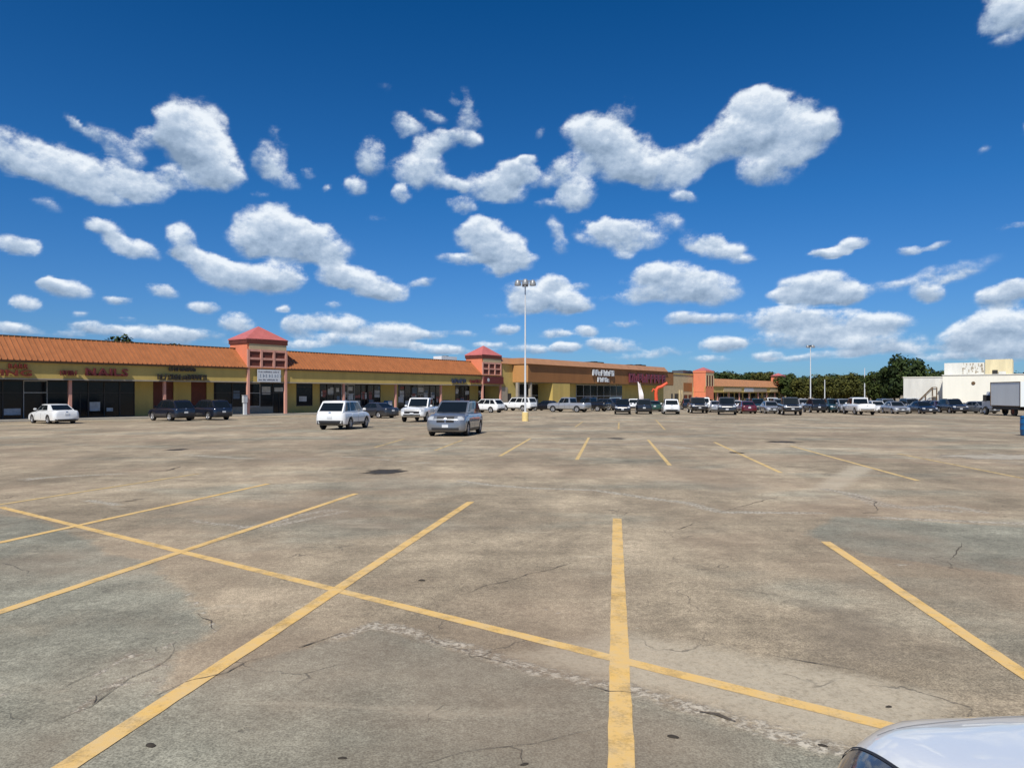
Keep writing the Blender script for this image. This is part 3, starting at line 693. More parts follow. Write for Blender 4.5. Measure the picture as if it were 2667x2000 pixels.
def shop_front(parent, s0, s1, zb, seed, top=None, mull=1.25, bulk=.0, door=True, posters=.5, d=SB):
    """glazed bays: each a frame with its pane and what is stuck on it"""
    rnd = random.Random(seed); top = top or FB+.0
    n = max(1, round((s1-s0)/mull)); w = (s1-s0)/n; t = .05
    di = rnd.randrange(n) if door and n > 2 else -1
    for i in range(n):
        a = s0+i*w; b = a+w; base = zb+(bulk if i != di else 0)
        head = zb+2.25
        fr = MB(); fr.box(a, a+t, d-.08, d+.04, base, top); fr.box(b-t, b, d-.08, d+.04, base, top)
        fr.box(a+t, b-t, d-.07, d+.04, base, base+.09); fr.box(a+t, b-t, d-.07, d+.04, top-.09, top-.002); fr.box(a+t, b-t, d-.07, d+.04, head, head+.07)
        if i == di: fr.box(a+w*.5-.03, a+w*.5+.03, d-.07, d+.04, base+.09, head)
        f = obj('shop_window' if i != di else 'shop_door', fr, M['alum'] if rnd.random() < .3 else M['frame'], parent)
        pn = MB(); pn.box(a+t, b-t, d-.02, d, base+.09, top-.09); obj('pane', pn, M['glass'], f)
        if bulk and i != di:
            k = MB(); k.box(a, b, d-.10, d+.04, zb, base-.002); obj('bulkhead', k, M['pale_trim'], f)
        for rep_ in range(1 if posters < .9 else 3):
            if rnd.random() > posters: continue
            pw = rnd.uniform(.3, .85)*w; ph = rnd.uniform(.3, 1.0); x = a+t+rnd.uniform(0, w-2*t-pw) if w-2*t > pw else a+t
            pw = min(pw, w-2*t-.02); z = rnd.uniform(base+.3, max(base+.35, top-ph-.2))
            k = MB(); k.box(x, x+pw, d-.03-.004*rep_, d-.021-.004*rep_, z, min(z+ph, top-.12)); obj('poster', k, M[rnd.choice(['poster', 'poster', 'poster', 'poster2', 'poster3'])], f)

def build_strip():
    root = thing('strip_mall', 'long low strip mall on the left with orange ribbed roof and two salmon towers', 'building', BO, BR)
    # roof panels: thin standing-seam pans, all of one mesh, each its own object
    pw = .43; dy = 2.1+.28; dz = RTOP-EAVE
    pan = MB()
    y0, z0, y1, z1 = -.28, EAVE, 2.1, RTOP
    nx_, nz_ = -(z1-z0), (y1-y0); l_ = math.hypot(nx_, nz_); nx_ /= l_; nz_ /= l_
    pan.add([(0, y0, z0), (pw, y0, z0), (pw, y1, z1), (0, y1, z1), (0, y0-nx_*-.03, z0-.03), (pw, y0+.03*nx_, z0-.03), (pw, y1, z1-.03), (0, y1, z1-.03)],
            [(0, 1, 2, 3), (4, 5, 1, 0), (7, 6, 5, 4), (2, 6, 7, 3)])
    h = .085
    pan.add([(0, y0, z0+.001), (.045, y0, z0+.001), (.045, y1, z1+.001), (0, y1, z1+.001),
             (0, y0+nx_*h, z0+nz_*h), (.045, y0+nx_*h, z0+nz_*h), (.045, y1+nx_*h, z1+nz_*h), (0, y1+nx_*h, z1+nz_*h)],
            [(4, 5, 6, 7), (0, 1, 5, 4), (3, 0, 4, 7), (1, 2, 6, 5)])
    pme = pan.mesh('roof_panel'); fixn(pme); pme.materials.append(M['roof'])
    T1 = (22.3, 27.2); T2 = (61.9, 66.6)
    rf = MB(); 
    # solid behind the pans, flat roof deck and rear
    rf.prism([(y0+.04, z0-.04), (y1+.0, z1-.05), (y1+.4, z1-.05), (y1+.4, 5.2), (24, 5.0), (24, EAVE-.5), (y0+.04, EAVE-.06)], -40, 66.6)
    roof = obj('roof', rf, M['roof2'], root)
    s = -40.0
    for rng_ in ((-12.0, T1[0]), (T1[1], T2[0])):
        s = rng_[0]
        while s+pw <= rng_[1]+.001:
            o = link('roof_panel', pme, None, roof, (s, 0, 0)); s += pw
    cap = MB(); cap.box(-40, T1[0]-.01, y1-.06, y1+.30, z1-.01, z1+.10); cap.box(T1[1]+.01, T2[0]-.01, y1-.06, y1+.30, z1-.01, z1+.10)
    obj('ridge_cap', cap, M['trim'], root)
    ev = MB()
    for a, b in ((-40, T1[0]), (T1[1], T2[0])): ev.box(a, b, -.20, .02, EAVE-.20, EAVE-.045)
    obj('gutter', ev, M['trim'], root)
    fs_ = MB(); fs_.box(-40, 66.6, .0, .25, FB+.12, EAVE-.03); obj('fascia', fs_, M['fascia'], root)
    ft = MB(); ft.box(-40, 66.6, -.04, .29, FB, FB+.118); obj('fascia_trim', ft, M['pale_trim'], root)
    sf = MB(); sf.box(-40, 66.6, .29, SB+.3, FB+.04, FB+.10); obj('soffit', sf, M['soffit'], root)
    wl = MB(); wl.box(-40, 66.6, SB, 24, -2.2, FB+.04); 
    # the wall is thinner where shops are glazed: openings are cut by building the wall from piers
    zb = -.52
    bays = [  # (px0, px1, kind)  measured on the shop-front line
      (-560, 60, 'g1'), (60, 182, 'g2'), (186, 350, 'g2'), (350, 398, 'w'), (398, 452, 'r'), (452, 497, 'w'), (497, 538, 'r'), (538, 556, 'w'), (556, 604, 'g1'), (604, 642, 'g3'),
      (642, 742, 'g3'), (742, 771, 'w'), (771, 813, 'win'), (813, 832, 'w'), (832, 905, 'g4'), (905, 990, 'g4'), (990, 1036, 'w2'), (1036, 1150, 'g4'), (1150, 1185, 'w'), (1185, 1222, 'g4'), (1222, 1245, 'w2'), (1245, 1296, 'g4')]
    pier = MB(); dk = MB()
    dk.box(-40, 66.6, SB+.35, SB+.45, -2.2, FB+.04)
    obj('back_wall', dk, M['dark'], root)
    body = MB(); body.box(-40, 66.6, SB+.5, 24, -2.2, 4.9); obj('building_body', body, M['wall'], root)
    sd_ = 1
    for a, b, k in bays:
        s0 = max(-40, s_at(a, SB)); s1 = s_at(b, SB); sd_ += 1
        if a == -560: s0 = -20
        if k[0] == 'w' and k != 'win': obj('wall_pier', MB().box(s0, s1, SB-.05, SB+.3, -2.2, FB+.038), M['wall'], root)
        elif k == 'r': 
            q = MB(); q.box(s0, s1, SB+.1, SB+.3, -2.2, FB+.038); obj('recessed_panel', q, M['maroon'], root)
        elif k == 'win':
            obj('wall_pier', MB().box(s0, s1, SB-.05, SB+.3, -2.2, zb+.55), M['wall'], root)
            shop_front(root, s0, s1, zb+.55, 5, mull=9, door=False, posters=0)
            q = MB(); q.box(s0+.35, s1-.9, SB-.12, SB-.09, zb+1.1, zb+1.7); obj('poster', q, M['poster'], root)
        else:
            bulk = {'g1': 0, 'g2': 0, 'g3': .75, 'g4': .3}[k]; post = {'g1': .8, 'g2': .3, 'g3': .55, 'g4': .95}[k]
            shop_front(root, s0, s1, zb-.15-max(0, (s0-20)*.008), sd_*7, mull=1.5 if k != 'g4' else 1.2, bulk=bulk, posters=post)
    pier.box(-40, -20, SB-.05, SB+.3, -2.2, FB+.038)
    obj('wall', pier, M['wall'], root)
    cm = MB(); cm.box(-.19, .19, -.19, .19, 0, FB+1.2-.122+.12-.001+.0); cm.box(-.24, .24, -.24, .24, 0, .25)
    for s in (-28, -20, -11.5, -3.2, 5.4, 13.7, 35.7, 44.4, 53.2):
        q = MB(); q.box(s-.12, s+.12, .30, .54, -1.2, FB+.038); o = obj('column', q, M['salmon_col'], root)
    # towers
    for (a, b) in (T1, T2):
        zt = 7.38
        tb = MB(); tb.box(a, b, -.06, 3.1, EAVE-.10, zt-.55)
        t = obj('tower', tb, M['salmon'], root)
        q = MB(); q.box(a+.22, b-.02, -.10, -.062, zt-1.15, zt-.56); obj('tan_panel', q, M['tan'], t)
        # lattice of six maroon panels
        q = MB(); q.box(a+.15, b-.15, -.075, -.061, EAVE+.02, zt-1.17); obj('maroon_back_panel', q, M['maroon'], t)
        q = MB()
        w = (b-a-.2)/3
        for i in range(4): x = a+.1+i*w; q.box(x-.13, x+.13, -.20, -.077, EAVE-.1, zt-1.17)
        hz = (zt-1.17-EAVE)/2
        for z in (EAVE-.08, EAVE+hz-.13, zt-1.17-.22):
            for i in range(3): q.box(a+.1+i*w+.13, a+.1+(i+1)*w-.13, -.17, -.077, z, z+.24)
        obj('lattice', q, M['salmon_col'], t)
        q = MB(); q.box(a-.10, b+.10, -.16, 3.2, zt-.55, zt-.02); obj('tower_eave', q, M['maroon'], t)
        q = MB(); cx, cy = (a+b)/2, 1.55; e = .16
        x0, x1, yy0, yy1 = a-e, b+e, -e, 3.1+e
        q.add([(x0, yy0, zt), (x1, yy0, zt), (x1, yy1, zt), (x0, yy1, zt), (cx, cy, zt+1.5), (x0, yy0, zt-.02+0.0-.1), (x1, yy0, zt-.12), (x1, yy1, zt-.12), (x0, yy1, zt-.12)],
              [(0, 1, 4), (1, 2, 4), (2, 3, 4), (3, 0, 4), (5, 6, 1, 0), (6, 7, 2, 1), (7, 8, 3, 2), (8, 5, 0, 3), (8, 7, 6, 5)])
        obj('tower_roof', q, M['pinkroof'], t)
        for x in (a+.12, b-.12):
            q = MB(); q.box(x-.13, x+.13, -.18, .10, -1.4, EAVE-.102); obj('tower_column', q, M['salmon_col'], t)
    return root
build_strip()

def build_anchor():
    root = thing('anchor_store', 'large shop with a deep brown canopy face, right of the second tower', 'building', BO, BR)
    a, b, e = 69.8, 125.6, -3.0
    q = MB(); q.box(66.7, 127, .0, 32, -2.2, 6.1); obj('wall', q, M['wall'], root)
    q = MB(); q.box(a+.01, b, e, -.002, 3.29, 6.12); obj('canopy_face', q, M['brownface'], root)
    q = MB(); q.box(a-.04, a+.008, e+.01, -.01, 3.30, 6.10); obj('canopy_side', q, M['litside'], root)
    q = MB(); q.prism([(e-.35, 6.14), (e+.55, 7.10), (1.2, 7.10), (1.2, 6.14)], a-.2, 122.0); q.prism([(-.35, 6.14), (.45, 7.12), (1.4, 7.12), (1.4, 6.14)], 66.7, a-.21)
    obj('roof_band', q, M['roofhaze'], root)
    q = MB(); q.box(a-.1, b+.05, e-.1, e+.2, 6.122, 6.138+.0); q.box(66.7, 122, 1.2+.21, 1.6, 7.0, 7.22); obj('roof_trim', q, M['trim'], root)
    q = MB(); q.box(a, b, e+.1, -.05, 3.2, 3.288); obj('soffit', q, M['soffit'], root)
    q = MB(); q.box(s_at(1440, e), s_at(1485, e), e+.05, -.05, -2.2, 3.19); obj('pier', q, M['fascia'], root)
    q = MB(); q.box(s_at(1306, -.1), s_at(1322, -.1), -.12, -.01, -1.5, 2.5); obj('pilaster', q, M['pale_trim'], root)
    for x in (1352, 1385): 
        q = MB(); s = s_at(x, e); q.box(s-.2, s+.2, e+.1, e+.5, -2.2, 3.19); obj('column', q, M['pale_trim'], root)
    # glazing, dark band with pale mullions
    def glaz(px0, px1, d, z0, z1, step, seed, m='alum'):
        s0, s1 = s_at(px0, d), s_at(px1, d); rnd = random.Random(seed); n = max(1, int((s1-s0)/step)); w = (s1-s0)/n
        for i in range(n):
            x = s0+i*w; fr = MB(); t = .10
            fr.box(x, x+t, d-.06, d+.0, z0, z1); fr.box(x+t, x+w, d-.05, d+.0, z1-.12, z1); fr.box(x+t, x+w, d-.05, d, z0, z0+.12); fr.box(x+t, x+w, d-.05, d, z0+2.3, z0+2.4)
            f = obj('shop_window', fr, M[m], root)
            p = MB(); p.box(x+t, x+w, d-.02, d-.002, z0+.12, z0+2.3); p.box(x+t, x+w, d-.02, d-.002, z0+2.4, z1-.12); obj('pane', p, M['glass'], f)
            if rnd.random() < .55:
                p = MB(); xx = x+t+.1; p.box(xx, x+w-.1, d-.035, d-.022, z0+.4, z0+rnd.uniform(1.2, 2.2)); obj('poster', p, M[rnd.choice(['poster', 'poster', 'poster3', 'poster2'])], f)
    glaz(1345, 1438, -.02, -1.2, 3.1, 2.0, 3)
    glaz(1500, 1620, -.02, -1.35, 3.1, 2.3, 4)
    q = MB(); q.box(s_at(1318, -.01), s_at(1331, -.01), -.03, -.004, -1.2, 1.5); obj('door', q, M['frame'], root)
    q = MB(); q.box(s_at(1748, -.01), s_at(1752, -.01), -.03, -.004, -1.2, 1.4); obj('door', q, M['frame'], root)
    return root
build_anchor()

def build_wing():
    root = thing('far_shop_wing', 'far shop wing with tan wall, salmon towers and orange roof, beyond the brown canopy store', 'building', BO, BR)
    o = -.95
    T3 = (152.3, 157.8); T4 = (219.0, 224.3)
    E, Rt, FBb = EAVE+o, RTOP+o, FB+o
    q = MB(); q.box(127.2, T3[0]+.2, 3.3, 22, -2.2, 6.1); obj('wall', q, M['tan'], root)
    q = MB(); q.box(127.2, T3[0]+.1, 3.15, 3.6, 6.11, 6.38); obj('roof_trim', q, M['fascia'], root)
    W0 = 3.3
    for px0, px1 in ((1757, 1769), (1781, 1790), (1793, 1801)):
        s0, s1 = s_at(px0, W0), s_at(px1, W0); k = MB(); k.box(s0, s1, W0-.05, W0-.003, -1.6, 1.4 if px0 == 1757 else 1.1); f = obj('shop_window', k, M['frame'], root)
        k = MB(); k.box(s0+.3, s1-.3, W0-.07, W0-.052, -1.2, 1.0); obj('pane', k, M['glass'], f)
    k = MB(); k.box(s_at(1780, W0), s_at(1802, W0), W0-.06, W0-.003, 2.0, 4.1); obj('sign_panel', k, M['brownface'], root)
    for px in (1772, 1778):
        s = s_at(px, W0-.4); k = MB(); k.box(s-.3, s+.3, W0-.5, W0-.08, -1.8, 2.3); obj('column', k, M['tan'], root)
    q = MB(); q.prism([(-.28, E), (2.1, Rt), (20, Rt-.3), (20, E-.3), (-.28, E-.05)], T3[1]+.01, T4[0]-.01); q.prism([(-.28, E), (2.1, Rt), (20, Rt-.3), (20, E-.3), (-.28, E-.05)], T4[1]+.01, 232)
    obj('roof', q, M['roofhaze'], root)
    q = MB(); n = int((T4[0]-T3[1])/.6)
    for i in range(n):
        x = T3[1]+.05+i*.6
        q.add([(x, -.28, E+.002), (x+.06, -.28, E+.002), (x+.06, 2.1, Rt+.002), (x, 2.1, Rt+.002), (x, -.31, E+.05), (x+.06, -.31, E+.05), (x+.06, 2.07, Rt+.05), (x, 2.07, Rt+.05)], [(4, 5, 6, 7), (0, 1, 5, 4), (3, 0, 4, 7), (1, 2, 6, 5)])
    r = obj('roof_seam', q, M['roofhaze'], root)
    r['kind'] = 'stuff'
    q = MB(); q.box(T3[0], 232, 0, .25, FBb, E-.055); obj('fascia', q, M['fascia'], root)
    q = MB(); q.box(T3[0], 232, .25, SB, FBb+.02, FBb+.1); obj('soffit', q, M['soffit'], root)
    q = MB(); q.box(T3[0], 232, SB, 20, -2.2, E-.31); obj('shop_wall', q, M['wall'], root)
    rnd = random.Random(3); s = T3[1]+1
    while s < 230:
        w = rnd.uniform(2.5, 6); k = MB(); k.box(s, s+w, SB-.06, SB-.003, -1.5, FBb-.2); f = obj('shop_window', k, M['frame'], root)
        k = MB(); k.box(s+.15, s+w-.15, SB-.08, SB-.062, -1.1, FBb-.35); obj('pane', k, M['glass'], f); s += w+rnd.uniform(.5, 2.5)
    for s in np.arange(T3[1]+4, 231, 8.6):
        k = MB(); k.box(s-.15, s+.15, .26, .56, -2.2, FBb+.018); obj('column', k, M['salmon_col'], root)
    for px0, px1, m_ in ((1884, 1930, 'tan'), (1938, 1962, 'poster'), (1963, 1996, 'pale_trim'), (2005, 2032, 'tan')):
        k = MB(); k.box(s_at(px0), s_at(px1), -.12, -.002, FBb+.15, E-.35); obj('sign_panel', k, M[m_], root)
    for (a, b) in (T3, T4):
        zt = 7.22
        t = obj('tower', MB().box(a, b, -.06, 3.2, E-.1 if a > 200 else -.1, zt-.5), M['salmon'], root)
        obj('tan_panel', MB().box(a+.1, b-.02, -.10, -.062, zt-1.2, zt-.51), M['tan'], t)
        obj('maroon_back_panel', MB().box(a+.15, b-.15, -.075, -.061, E, zt-1.22), M['maroon'], t)
        q = MB(); w = (b-a-.2)/3
        for i in range(4): x = a+.1+i*w; q.box(x-.18, x+.18, -.2, -.077, E-.1, zt-1.22)
        obj('lattice', q, M['tan'], t)
        obj('tower_eave', MB().box(a-.1, b+.1, -.16, 3.3, zt-.5, zt-.01), M['maroon'] if a > 200 else M['salmon'], t)
        q = MB(); cx, cy = (a+b)/2, 1.6; e = .12
        q.add([(a-e, -e, zt), (b+e, -e, zt), (b+e, 3.2+e, zt), (a-e, 3.2+e, zt), (cx, cy, zt+.95)], [(0, 1, 4), (1, 2, 4), (2, 3, 4), (3, 0, 4), (3, 2, 1, 0)])
        obj('tower_roof', q, M['pinkroof'], t)
        for x in (a+.2, b-.2): obj('tower_column', MB().box(x-.2, x+.2, -.18, .3, -2.2, (E-.102 if a > 200 else -.102)), M['tan'], t)
    obj('end_panel', MB().box(226, 228.5, -.5, -.1, 1.2, 2.9), M['poster'], root)
build_wing()

# rooftop units
def roof_unit(s, d, z, w, dep, h, mat, label):
    p = bw(s, d, z); t = thing('rooftop_unit', label, 'rooftop unit', p, BR, 'units on the shop roofs')
    obj('housing', MB().box(-w/2, w/2, -dep/2, dep/2, .12, h), M[mat], t)
    obj('curb', MB().box(-w/2+.1, w/2-.1, -dep/2+.1, dep/2-.1, 0, .118), M['trim'], t)
    q = MB(); q.lathe([(0, .12), (.3*min(w, dep)/1.0, .12), (.34*min(w, dep), 0)], 'Z', 12, (0, 0, h)); obj('fan_cowl', q, M['lamp'], t)
roof_unit(57.5, 3.4, 5.2, 3.4, 1.6, 1.75, 'lens', 'white rooftop unit showing above the ridge left of the second tower')
roof_unit(s_at(1547, 4), 4, 6.1, 4.2, 2.2, 1.65, 'dark', 'dark flat rooftop unit above the middle of the brown canopy')
roof_unit(s_at(1640, 4), 4, 6.1, 5.0, 2.2, 1.55, 'dark', 'dark rooftop unit near the right end of the brown canopy, left of a pair')
roof_unit(s_at(1663, 4), 4, 6.1, 3.0, 2.2, 1.70, 'dark', 'dark rooftop unit near the right end of the brown canopy, right of a pair')
roof_unit(s_at(1776, 6), 6, 5.4, 5.5, 3, 1.9, 'teal' if False else 'lamp', 'dark rooftop unit above the tan wall left of the far salmon tower')
roof_unit(s_at(1794, 6), 6, 5.4, 4.5, 3, 1.7, 'lamp', 'dark rooftop unit touching the left side of the far salmon tower')

# ------------------------------------------------------------------ lettering
def letter_meshes(text, size, ext):
    out = []
    cu = bpy.data.curves.new('t', 'FONT'); cu.size = size; cu.extrude = ext/2; cu.resolution_u = 2; cu.offset = size*.022
    ob = bpy.data.objects.new('t', cu); C.objects.link(ob)
    x = 0
    for ch in text:
        if ch == ' ': x += size*.34; continue
        cu.body = ch; bpy.context.view_layer.update()
        me = bpy.data.meshes.new_from_object(ob.evaluated_get(bpy.context.evaluated_depsgraph_get()))
        xs = [v.co.x for v in me.vertices]; w = max(xs)-min(xs); m0 = min(xs)
        for v in me.vertices: v.co.x -= m0
        out.append((me, x, w)); x += w+size*.13
    bpy.data.objects.remove(ob); bpy.data.curves.remove(cu)
    return out, x-size*.13
def text_row(root, text, x0, x1, z, h, mat, depth=.16):
    """letters as parts, spread from x0 to x1 in the sign's own frame, standing off the wall"""
    ms, tot = letter_meshes(text, h*1.38, depth); k = (x1-x0)/tot
    for me, x, w in ms:
        for v in me.vertices:
            v.co = Vector((v.co.x*k, v.co.z*-1, v.co.y))
        bm = bmesh.new(); bm.from_mesh(me); bmesh.ops.recalc_face_normals(bm, faces=bm.faces); bm.to_mesh(me); bm.free()
        me.materials.clear(); me.name = 'letter'
        link('letter', me, mat, root, (x0+x*k, -.10-depth/2, z))
def glyph_row(root, n, x0, x1, z, h, mat, depth=.16, seed=1):
    """lettering too blurred in the photograph to read: letter-like strokes only"""
    rnd = random.Random(seed); w = (x1-x0)/n
    for i in range(n):
        a = x0+i*w; b = a+w*.78; t = w*.22; q = MB(); y0, y1 = -.1-depth, -.1
        q.box(a, a+t, y0, y1, z, z+h*rnd.choice([1, 1, .75]))
        k = rnd.randrange(5)
        if k in (0, 1, 3): q.box(a+t, b, y0, y1, z+h-t, z+h)
        if k in (0, 2, 4): q.box(a+t, b, y0, y1, z, z+t)
        if k in (1, 2, 3): q.box(a+t, b-t*.3, y0, y1, z+h*.45, z+h*.45+t)
        if k in (3, 4, 0): q.box(b-t, b, y0+.002, y1-.002, z+t, z+h-t)
        obj('letter', q, mat, root)
def shop_sign(s0, label, d=-.0, z=0):
    return thing('shop_sign', label, 'shop sign', bw(s0, d, z), BR, 'lettered signs along the shop fascia')
def zr(px, py): return z_at(px, py, 0)
# 1 brown two-row sign at far left
t = shop_sign(-1.0, 'brown two-row lettered sign cut by the left edge, lower row ending in DING')
s_ = lambda px: s_at(px)+1.0
text_row(t, 'BARR', s_(20), s_(71), zr(45, 960), .40, M['signred'])
text_row(t, 'WEDDING', s_(0)-4.2, s_(80), zr(45, 979), .50, M['signred'])
# 2 plum
b0 = s_at(155); t = shop_sign(b0, 'plum NAILS sign with a smaller word before it, on the yellow fascia')
glyph_row(t, 7, 0, s_at(201)-b0, zr(180, 978), .42, M['signplum'], seed=4)
text_row(t, 'NAILS', s_at(221)-b0, s_at(331)-b0, zr(280, 978.5), .66, M['signplum'])
obj('raceway', MB().box(s_at(221)-b0, s_at(331)-b0, -.098, -.002, zr(280, 979), zr(280, 979)+.18), M['signplum'], t)
# 3 black
b0 = s_at(408); t = shop_sign(b0, 'black two-row lettered sign under the roof, left of the first tower')
glyph_row(t, 10, s_at(438)-b0, s_at(508)-b0, zr(470, 967), .36, M['signblack'], seed=8)
glyph_row(t, 14, 0, s_at(537)-b0, zr(470, 989), .52, M['signblack'], seed=9)
# 4 banner under first tower
b0 = s_at(667); t = thing('banner_sign', 'white banner with grey print hanging on the fascia under the first tower', 'banner', bw(b0, 0), BR)
wB = s_at(728)-b0; z0, z1 = zr(700, 995), zr(700, 963)
obj('banner_sheet', MB().box(0, wB, -.24, -.205, z0, z1), M['signwhite'], t)
g = random.Random(5)
q = MB(); 
for row, hh in ((z1-.32, .15), (z0+.16, .15)):
    x = .15
    while x < wB-.3:
        w = g.uniform(.05, .12); q.box(x, x+w, -.245, -.2401, row, row+hh*g.choice([.7, 1])); x += w+g.choice([.03, .03, .12])
obj('small_print', q, M['signgrey'], t)
x = .35
for i in range(8):
    q = MB(); q.box(x, x+.07, -.245, -.2401, z0+.48, z1-.50); 
    if i % 2: q.box(x+.0701, x+.25, -.245, -.2401, z0+.60, z0+.66)
    obj('letter', q, M['poster3'], t); x += .36
# 5 signs before second tower
b0 = s_at(1175); t = shop_sign(b0, 'small navy lettered sign left of the second tower')
glyph_row(t, 5, 0, s_at(1212)-b0, zr(1195, 998), .62, M['signblue'], seed=11)
b0 = s_at(1223); t = shop_sign(b0, 'dark red lettered sign running onto the second tower front')
glyph_row(t, 6, 0, s_at(1252)-b0, zr(1240, 998), .55, M['signplum'], seed=12)
b0 = s_at(1256); t = thing('sign_board', 'maroon sign board with a pale emblem under the lattice of the second tower', 'sign board', bw(b0, 0), BR)
wB = s_at(1306)-b0; obj('board', MB().box(0, wB, -.42, -.23, zr(1280, 1000), zr(1280, 981)), M['signplum'], t)
q = MB(); q.lathe([(0, -.03), (.26, -.02), (.28, 0)], 'Y', 14, (1.0, -.42, zr(1280, 990))); obj('emblem', q, M['poster'], t)
# anchor store signs on the canopy face (3 m forward)
def za(px, py): return z_at(px, py, -3)
def sa(px): return s_at(px, -3.0)
b0 = sa(1541); t = thing('shop_sign', 'white lettered sign in two rows on the brown canopy face', 'shop sign', bw(b0, -3.0), BR, 'lettered signs along the shop fascia')
glyph_row(t, 8, 0, sa(1597)-b0, za(1570, 979), 1.05, M['signwhite'], seed=21, depth=.25)
glyph_row(t, 5, sa(1554)-b0, sa(1584)-b0, za(1570, 995), .85, M['signwhite'], seed=22, depth=.25)
b0 = sa(1636); t = thing('shop_sign', 'tall purple lettered sign near the right end of the brown canopy face', 'shop sign', bw(b0, -3.0), BR, 'lettered signs along the shop fascia')
glyph_row(t, 9, 0, sa(1731)-b0, za(1680, 997), 1.75, M['signpurple'], seed=23, depth=.3)

# things standing on the sidewalk
p = bw(s_at(638, -.3), -.3); p.z = gz(p.y)+.14
t = thing('pay_phone_post', 'narrow white pedestal with a pale panel beside the left column of the first tower', 'pedestal', p, BR)
obj('pedestal', MB().box(-.16, .16, -.13, .13, 0, 1.25), M['signwhite'], t); obj('panel', MB().box(-.24, .20, -.16, .16, 1.252, 2.0), M['poster'], t)
obj('cap', MB().box(-.27, .23, -.19, .19, 2.002, 2.06), M['alum'], t)
p = bw(s_at(1012, 1.0), 1.0); p.z = gz(p.y)+.14
t = thing('newspaper_box', 'blue newspaper box standing under the canopy behind the white pickup', 'newspaper box', p, BR)
obj('cabinet', MB().box(-.5, .35, -.35, .35, .25, 1.35), M['bluepl'], t); obj('window', MB().box(-.4, .25, -.37, -.352, .75, 1.25), M['poster'], t)
obj('leg', MB().box(-.45, -.35, -.3, .3, 0, .248), M['frame'], t); obj('leg', MB().box(.2, .3, -.3, .3, 0, .248), M['frame'], t)
t = thing('feather_flag', 'tall white feather flag in front of the brown canopy store', 'flag', at(1668, 128), 0)
q = MB(); q.tube((0, 0, 0), (0, 0, 4.6), .03, .015, 8); obj('flag_pole', q, M['pole'], t)
q = MB(); n = 14; vs = []
for i in range(n+1):
    z = 1.0+i/n*3.9; w = .95*(1-(i/n)**3)*(.75+.25*i/n); yy = .12*math.sin(i*.9)
    x1 = -.15-i/n*.35
    for dd in (-.008, .008): vs += [(x1, yy*.2+dd, z), (x1+w+.05, yy+dd, z-.1)]
fs = []
for i in range(n):
    a = 4*i; b = a+4; fs += [(a, a+1, b+1, b), (b+2, b+3, a+3, a+2), (a, b, b+2, a+2), (a+1, a+3, b+3, b+1)]
q.v = []; q.f = []; q.mi = []; q.add(vs, fs); obj('flag_cloth', q, M['flag'], t)
t = thing('inflatable_tube_man', 'orange-red inflatable tube bent over to the right, in front of the brown canopy store', 'inflatable', at(1709, 128), 0)
def chain(pts, rs, n=10):
    q = MB(); vs = []; m = len(pts)
    for i in range(m):
        d = (Vector(pts[min(i+1, m-1)])-Vector(pts[max(i-1, 0)])).normalized(); a = Vector((0, 1, 0)); b = d.cross(a).normalized()
        for k in range(n): vs.append(Vector(pts[i])+(a*math.cos(2*PI*k/n)+b*math.sin(2*PI*k/n))*rs[i])
    fs = [(i*n+k, i*n+(k+1) % n, (i+1)*n+(k+1) % n, (i+1)*n+k) for i in range(m-1) for k in range(n)]+[tuple(range(n)), tuple(range(m*n-1, (m-1)*n-1, -1))]
    q.add(vs, fs); return q
obj('body', chain([(0, 0, .3), (.02, 0, 1.5), (-.05, 0, 2.6), (.05, 0, 3.4), (.35, 0, 3.75), (1.0, 0, 3.95), (1.6, 0, 4.35), (2.0, 0, 4.6)], [.32, .32, .30, .30, .30, .28, .26, .22]), M['tubeman'], t, True)
obj('arm', chain([(-.1, 0, 3.2), (-.5, 0.1, 3.5), (-.75, .1, 3.0)], [.16, .13, .09]), M['tubeman'], t, True)
obj('blower', MB().box(-.4, .4, -.35, .35, 0, .45), M['plastic'], t)

